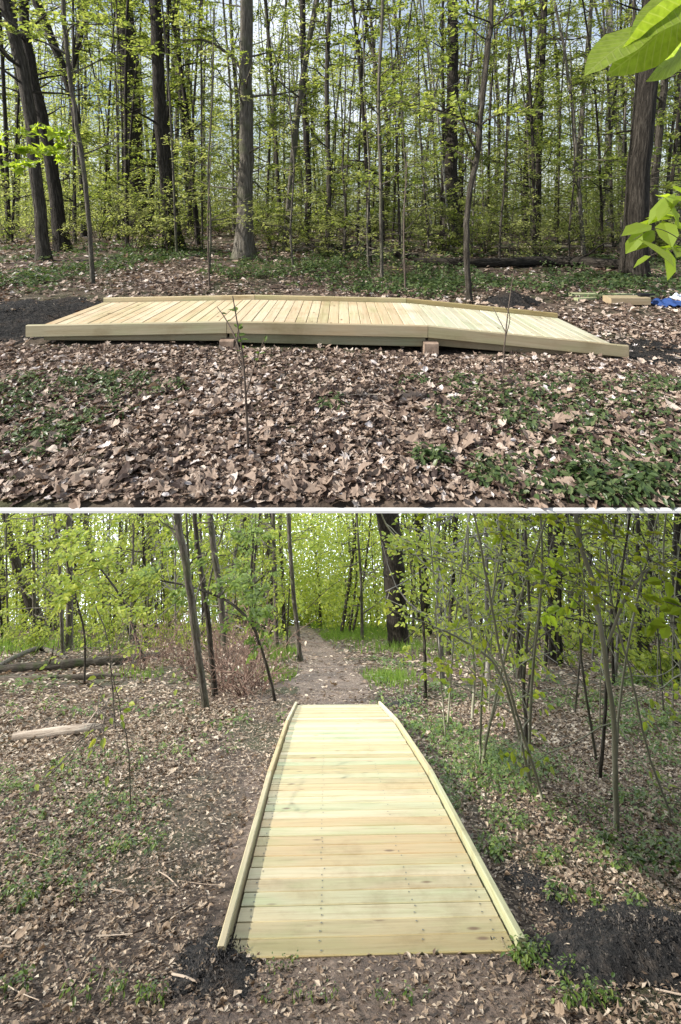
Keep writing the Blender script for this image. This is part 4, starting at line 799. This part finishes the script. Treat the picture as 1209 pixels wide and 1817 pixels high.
# far woods, one mass each
def woods(name, label, gz, low, n_tr, n_lf, y0, y1, leaf_m, hmax):
    mb = MB()
    for k in range(n_tr):
        Y = math.sqrt(rng.uniform(y0 ** 2, y1 ** 2)); x = rng.uniform(-.80, .80) * Y
        if low and abs(x - path_x(Y)) < 1.6: continue
        z = float(gz(x, Y)); H = min(hmax * rng.uniform(.7, 1.2), float(cap(Y)) - z) if low else rng.uniform(17, 27); r = rng.choice([.05, .08, .12, .2], p=[.35, .35, .2, .1]) * (1 if low else .8); lx = rng.normal(0, .7 if low else 1.8)
        mi_ = 0 if rng.uniform() < .35 else 2
        tp_, tr_ = resample([(x, Y, z - .1), (x + lx * .2 + rng.normal(0, .25), Y, z + H * .33), (x + lx * .5 + rng.normal(0, .3), Y, z + H * .66), (x + lx, Y, z + H)], [r, r * .85, r * .65, r * .45], 8)
        tube(mb, tp_, tr_, 5, mi=mi_, capend=False, seed=rng.uniform(0, 9))
        for b in range(4 if low else 9):
            p = np.array([x + lx * .4, Y, z + H * rng.uniform(.3, .9)]); q = limb_pts(p, rng.normal(0, 1, 3) * np.array([1, 1, .2]) + np.array([0, 0, .7]), rng.uniform(1.5, 4), 4, 0)
            if low: q[:, 2] = np.minimum(q[:, 2], cap(Y))
            tube(mb, q, np.linspace(r * .4, .012, 5), 3, capend=False)
    nc = n_lf // 45; Y = np.sqrt(rng.uniform(y0 ** 2, y1 ** 2, nc)); x = rng.uniform(-.82, .82, nc) * Y
    h = hmax * (rng.beta(1., 1.2, nc) if low else np.where(rng.uniform(0, 1, nc) < .62, rng.beta(.8, 2.3, nc), rng.uniform(.2, 1.7, nc))); z = gz(x, Y) + .2 + h
    if low:
        k = (np.abs(x - path_x(Y)) > 1.8) | (h > 3.2) | (Y > 39); Y, x, z = Y[k], x[k], z[k]; z = np.minimum(z, cap(Y) - .6); nc = len(Y)
    if low:                                   # the wood closes again where the path bends out of sight
        Y2 = rng.uniform(33, 46, 480); x2 = path_x(Y2) + rng.normal(2.5, 4.5, 480); z2 = np.minimum(gl(x2, Y2) + rng.uniform(.3, 11.5, 480), cap(Y2) - .6); k = (np.abs(x2 - path_x(Y2)) > 1.3) | (z2 - gl(x2, Y2) > 2.2) | (Y2 > 42)
        x, Y, z = np.concatenate([x, x2[k]]), np.concatenate([Y, Y2[k]]), np.concatenate([z, z2[k]]); nc = len(Y)
    if low:
        Y3 = rng.uniform(42.5, 46.5, 300); x3 = path_x(Y3) + rng.normal(0, 3.5, 300); z3 = gl(x3, Y3) + rng.uniform(.1, 4, 300); x, Y, z = np.concatenate([x, x3]), np.concatenate([Y, Y3]), np.concatenate([z, z3]); nc = len(Y)
    c = np.repeat(np.stack([x, Y, z], 1), 45, 0); P_ = c + rng.normal(0, 1, c.shape) * np.array([.9, .9, .32]); n_ = len(P_)
    if low: P_[:, 2] = np.minimum(P_[:, 2], cap(P_[:, 1]))
    scatter(mb, SM, P_, rnd_normals(n_, .5), rng.uniform(0, 6.28, n_), (.10 + .0032 * P_[:, 1]) * rng.uniform(.6, 1.3, n_), mi=1)
    tag(mb.obj(name, [M['bark_brown'], M[leaf_m], M['bark_grey']]), label, 'woods', kind='stuff')
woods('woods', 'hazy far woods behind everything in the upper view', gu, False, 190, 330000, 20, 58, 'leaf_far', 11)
woods('woods', 'bright far woods closing the view beyond the path', gl, True, 330, 165000, 23, 46, 'leaf_low', 12)

# ------------------------------------------------------------------ logs, branches, lumber
def log(label, pts, w, mat, gz, name='fallen_log', cat='log', P=PU, lift=.5, sides=9, knots=0):
    p = [P(a, b_) for a, b_ in pts]; q = np.array(p); r = np.array([w_ / F * q[k][1] / 2 for k, w_ in enumerate(w)]); q[:, 2] += r * lift
    mb = MB(); a_, b_ = resample(q, r, 5 * len(q)); tube(mb, a_, b_, sides, .08, seed=rng.uniform(0, 9))
    for _ in range(knots):
        k = rng.integers(2, len(a_) - 2); t_ = limb_pts(a_[k], rng.normal(0, 1, 3) + np.array([0, 0, .9]), b_[k] * 6, 4); tube(mb, t_, np.linspace(b_[k] * .3, b_[k] * .1, 5), 5)
    return tag(mb.obj(name, M[mat]), label, cat)
log('long dark fallen log behind the right ramp of the sideways boardwalk', [(735, 470), (860, 474), (980, 473), (1105, 480)], [13, 16, 19, 21], 'bark_dark', gu, lift=1.0, knots=2)
log('fallen log in shade behind the middle of the boardwalk', [(540, 436), (640, 448), (740, 462)], [9, 12, 12], 'bark_dark', gu, lift=1.0)
log('thin fallen branch crossing the clearing left of the huge trunk', [(870, 444), (980, 446), (1085, 441)], [5, 6, 4], 'dead_wood', gu, 'fallen_branch', 'branch', lift=2.5)
log('splintered flat branch lying in leaves at lower left of upper view', [(60, 868), (130, 850), (190, 834), (250, 818)], [8, 15, 14, 5], 'dead_wood', gu, 'fallen_branch', 'branch', lift=.6, knots=1)
log('dark thin stick lying among the green plants at right', [(868, 752), (905, 775), (930, 792)], [4, 6, 5], 'twig', gu, 'fallen_branch', 'branch', lift=.8)
log('brown stick lying above the right-hand green plants', [(690, 806), (780, 760), (850, 748)], [2.5, 3, 2], 'twig', gu, 'fallen_branch', 'branch', lift=1.5)
log('large mossy fallen log at left of the lower wood', [(-20, 1197), (90, 1190), (200, 1180), (292, 1166)], [12, 15, 14, 8], 'moss_log', gl, P=PL, lift=1.0, knots=5)
log('bent grey limb arched over the mossy log', [(-10, 1192), (30, 1172), (72, 1158), (118, 1172)], [6, 7, 7, 4], 'bark_grey', gl, 'fallen_branch', 'branch', P=PL, lift=2.0)
log('second dark fallen log lying below the mossy log', [(-20, 1210), (100, 1207), (215, 1202)], [9, 10, 7], 'moss_log', gl, P=PL)
log('pale barkless log lying in the leaf litter at left', [(20, 1318), (90, 1310), (150, 1302), (178, 1296)], [13, 15, 14, 9], 'dead_wood', gl, P=PL, lift=1.15, knots=1)
log('small brown stick standing off the lower left litter', [(108, 1690), (118, 1720), (128, 1752)], [3, 5, 6], 'twig', gl, 'fallen_branch', 'branch', P=PL, lift=.9)
log('thin pale twig across the bare strip left of the boardwalk', [(205, 1668), (280, 1640), (350, 1602)], [2, 2.5, 2], 'dead_wood', gl, 'fallen_branch', 'branch', P=PL, lift=1.2)
log('tiny pale stick on the small black mulch heap', [(305, 1742), (330, 1748), (352, 1753)], [3, 3, 2], 'dead_wood', gl, 'fallen_branch', 'branch', P=PL, lift=9)
# spare lumber, tool and tarp beyond the right end
def lumber(label, a, b_, w, th, z0, parent=None):
    p, q = PU(*a), PU(*b_); p[2] += z0; q[2] += z0; d = q - p; d /= np.linalg.norm(d); s = np.array([-d[1], d[0], 0]); m_ = MB(); board(m_, p, q, s * w / 2, np.array([0, 0, th / 2]), .004)
    return tag(m_.obj('lumber', M['wood']), label, 'lumber', 'spare lumber right of the boardwalk')
lumber('long pale spare board reaching left on the ground, top right of boardwalk', (1012, 526), (1165, 528), .09, .038, .03)
lumber('short pale offcut lying in front of the spare boards', (1022, 534), (1060, 532), .07, .035, .022)
m_ = MB(); p = PU(1112, 541); board(m_, p + np.array([-.24, 0, .06]), p + np.array([.24, 0, .06]), (0, .09, 0), (0, 0, .045), .006)
tag(m_.obj('timber_block', M['wood_edge']), 'stout brown timber block lying beside the blue tarp', 'timber block')
m_ = MB(); p = PU(1100, 528) ; zt = PU(1112, 541)[2] + .107
board(m_, np.array([p[0] - .07, PU(1112, 541)[1], zt + .018]), np.array([p[0] + .06, PU(1112, 541)[1] + .02, zt + .018]), (0, .03, 0), (0, 0, .017), .006)
tool = tag(m_.obj('hand_tool', M['black_plastic']), 'small black tool lying on the brown timber block', 'tool')
m_ = MB(); board(m_, np.array([p[0] + .05, PU(1112, 541)[1] + .02, zt + .014]), np.array([p[0] + .16, PU(1112, 541)[1] + .05, zt + .014]), (0, .012, 0), (0, 0, .011), .004); m_.obj('handle', M['black_plastic'], tool)
def tarp(label, px, py, rx, ry, h, mat):
    c = PU(px, py); n = 26; V = []
    for i in range(n):
        for j in range(n):
            u_, v_ = i / (n - 1) * 2 - 1, j / (n - 1) * 2 - 1; e = max(0, 1 - (u_ * u_ + v_ * v_) * .62)
            V.append((c[0] + u_ * rx * (1 + .1 * math.sin(5 * v_)), c[1] + v_ * ry * (1 + .1 * math.sin(4 * u_)), c[2] + h * e * (.7 + .3 * math.sin(6 * u_ + 3 * v_) * math.cos(7 * v_ - 2 * u_)) + .012 * math.sin(13 * u_ + 5 * v_) + .012))
    f = [[i * n + j, (i + 1) * n + j, (i + 1) * n + j + 1, i * n + j + 1] for i in range(n - 1) for j in range(n - 1)]
    m_ = MB(); m_.add(V, f, 0, True); m_.add(np.array(V) - np.array([0, 0, .006]), np.array(f)[:, ::-1], 0, True)
    return tag(m_.obj('tarp', M[mat]), label, 'tarp')
tarp('crumpled blue tarp on the ground at the right edge', 1185, 542, .20, .18, .08, 'blue_cloth')
tarp('pale grey crumpled sheet on the far side of the blue tarp', 1212, 532, .14, .10, .09, 'pale_cloth')

# ------------------------------------------------------------------ near twigs and sprigs with single leaves
PROTO = {}
def leaf_proto(kind, mat):
    if (kind, mat) not in PROTO:
        m1 = MB()
        if kind == 'big':
            n = 9; t_ = np.linspace(0, 1, n); w = .26 * np.sin(np.pi * t_ ** .85) ** .8 * (1 - .12 * t_); w[0] = .012; w[-1] = 0.002
            V = [];
            for k in range(n):
                zc = -.18 * t_[k] ** 2
                for s, dz in ((-1, .10), (-.5, .035), (0, 0), (.5, .035), (1, .10)): V.append((t_[k], s * w[k], zc + dz * w[k] * 4 * .35 + .012 * math.sin(t_[k] * 20) * abs(s)))
            f = [[k * 5 + j, k * 5 + j + 1, (k + 1) * 5 + j + 1, (k + 1) * 5 + j] for k in range(n - 1) for j in range(4)]
            m1.add(V, f, 0, True)
        elif kind == 'oval': m1.add(*OV)
        else: m1.add(*tmpl_lobed(21, 5, .55))
        PROTO[kind, mat] = m1.mesh('leaf', M[mat])
    return PROTO[kind, mat]
def leaf_obj(parent, kind, mat, p, d, nrm, size):
    o = bpy.data.objects.new('leaf', leaf_proto(kind, mat)); col.objects.link(o); o.parent = parent
    X = Vector(d).normalized(); z = Vector(nrm); z = (z - X * z.dot(X)).normalized(); Yv = z.cross(X)
    mw = Matrix.Translation(Vector(p) - parent.location) @ Matrix((X, Yv, z)).transposed().to_4x4() @ Matrix.Scale(float(size), 4); o.matrix_local = mw; return o
def sprig(label, stems, Y, kind, mat, n_leaf, ls, name='sprig', cat='twig', r=2.2, gz=None, group=None, droop=-.2, tmin=.25):
    base = at(*stems[0][0], Y)
    if gz is not None: base[2] = float(gz(base[0], Y))
    root = thing(name, base, label, cat, group); m_ = MB()
    for si, st in enumerate(stems):
        q = np.array([at(a, b_, Y + .04 * k * (1 if si % 2 else -1)) for k, (a, b_) in enumerate(st)])
        if si == 0 and gz is not None: q[0] = base - np.array([0, 0, .02])
        rr = np.linspace(r if si == 0 else r * .6, r * .3, len(q)) / F * Y / 2; a_, b_ = resample(q, rr, 4 * len(q)); tube(m_, a_, b_, 5, .05, capend=False)
        k_ = n_leaf if isinstance(n_leaf, int) else n_leaf[si]
        for _ in range(k_):
            i = int(rng.uniform(tmin, 1) * (len(a_) - 1)); tg = a_[min(i + 1, len(a_) - 1)] - a_[max(i - 1, 0)]; tg /= np.linalg.norm(tg); sd = rng.normal(0, 1, 3) * np.array([1, 1, .4])
            d = tg * .6 + sd * .6 + np.array([0, 0, droop]); leaf_obj(root, kind, mat, a_[i] + rng.normal(0, .003, 3), d, rng.normal(0, .35, 3) + np.array([0, -.35, 1]), ls * rng.uniform(.6, 1.15))
    m_.obj('stem', M['twig'], root); return root
# big leaves hanging in at the top right corner
Yb = .62; root = thing('leafy_branch', at(1280, -10, Yb), 'close bright leaves hanging into the top right corner', 'branch'); m_ = MB()
q = np.array([at(1300, -30, Yb), at(1260, -8, Yb), at(1225, 8, Yb)]); tube(m_, *resample(q, np.array([.003, .0025, .002]), 8), 6); m_.obj('stem', M['twig'], root)
for a, b_, s, n_ in [((1232, 0), (1112, 130), 1.0, (.75, -.6, .3)), ((1238, -14), (1125, 50), .9, (.3, -.5, .9)), ((1150, 48), (1040, 108), .75, (-.2, -.6, .75)), ((1252, 40), (1180, 150), .7, (.9, -.3, .2))]:
    p0, p1 = at(*a, Yb), at(*b_, Yb - .03); leaf_obj(root, 'big', 'leaf_big', p0, p1 - p0, n_, np.linalg.norm(p1 - p0))
sprig('close leafy twigs poking in at the right edge before the huge trunk', [[(1260, 470), (1215, 430), (1165, 405), (1125, 425)], [(1230, 440), (1190, 440), (1150, 455)], [(1255, 370), (1215, 345), (1175, 350)], [(1240, 420), (1205, 385), (1160, 395)]], .95, 'oval', 'leaf_near', (7, 6, 6, 7), .075, 'leafy_branch', 'branch')
sprig('bright maple sprig hanging before the left trunks', [[(-30, 250), (30, 232), (80, 225), (135, 240)], [(-20, 280), (40, 262), (95, 268), (125, 290)], [(-30, 300), (20, 290), (60, 285), (110, 250)]], 2.2, 'lobed', 'leaf_near', 22, .085, 'leafy_branch', 'branch', droop=-.35, tmin=.1)
sprig('thin bare-topped sapling with two green leaves, before boardwalk left half', [[(441, 800), (437, 720), (432, 640), (424, 590), (413, 525)], [(430, 640), (418, 600), (400, 565), (386, 545)], [(437, 700), (455, 640), (470, 600)], [(433, 660), (420, 620), (424, 575)]], PU(441, 800)[1], 'oval', 'herb_low', (9, 2, 5, 6), .04, 'sapling', 'sapling', 5.5, gu, tmin=.55)
sprig('thin bare sapling standing before the right ramp', [[(893, 672), (896, 610), (903, 545), (912, 480)], [(898, 590), (885, 565), (875, 545)], [(897, 600), (905, 560), (885, 530)]], PU(893, 672)[1], 'oval', 'herb', (2, 0, 0), .03, 'sapling', 'sapling', 3.5, gu, tmin=.7)
for (a, lb) in (((372, 510), 'thin bare stem behind the boardwalk below the pale trunk'), ((720, 520), 'thin upright stem behind the right ramp joint')):
    sprig(lb, [[a, (a[0] - 3, a[1] - 120), (a[0] + 4, a[1] - 260)]], PU(*a)[1], 'oval', 'herb', 14, .06, 'sapling', 'sapling', 4, gu)
sprig('bright beech leaves reaching in at the lower right edge', [[(1260, 1120), (1215, 1080), (1160, 1062), (1122, 1045)], [(1250, 1070), (1200, 1035), (1160, 1030)], [(1250, 1110), (1190, 1105), (1130, 1112)], [(1240, 1090), (1200, 1075), (1165, 1090)]], 2.3, 'oval', 'leaf_near', (12, 9, 12, 9), .08, 'leafy_branch', 'branch', tmin=.15)
sprig('bright leaf cluster before the stout dark trunk', [[(1060, 1110), (1015, 1060), (980, 1030), (945, 1010)], [(1040, 1085), (1000, 1080), (960, 1095)], [(1000, 1045), (985, 1005), (1000, 985)]], 3.2, 'oval', 'leaf_near', (14, 12, 9), .085, 'leafy_branch', 'branch', tmin=.3)
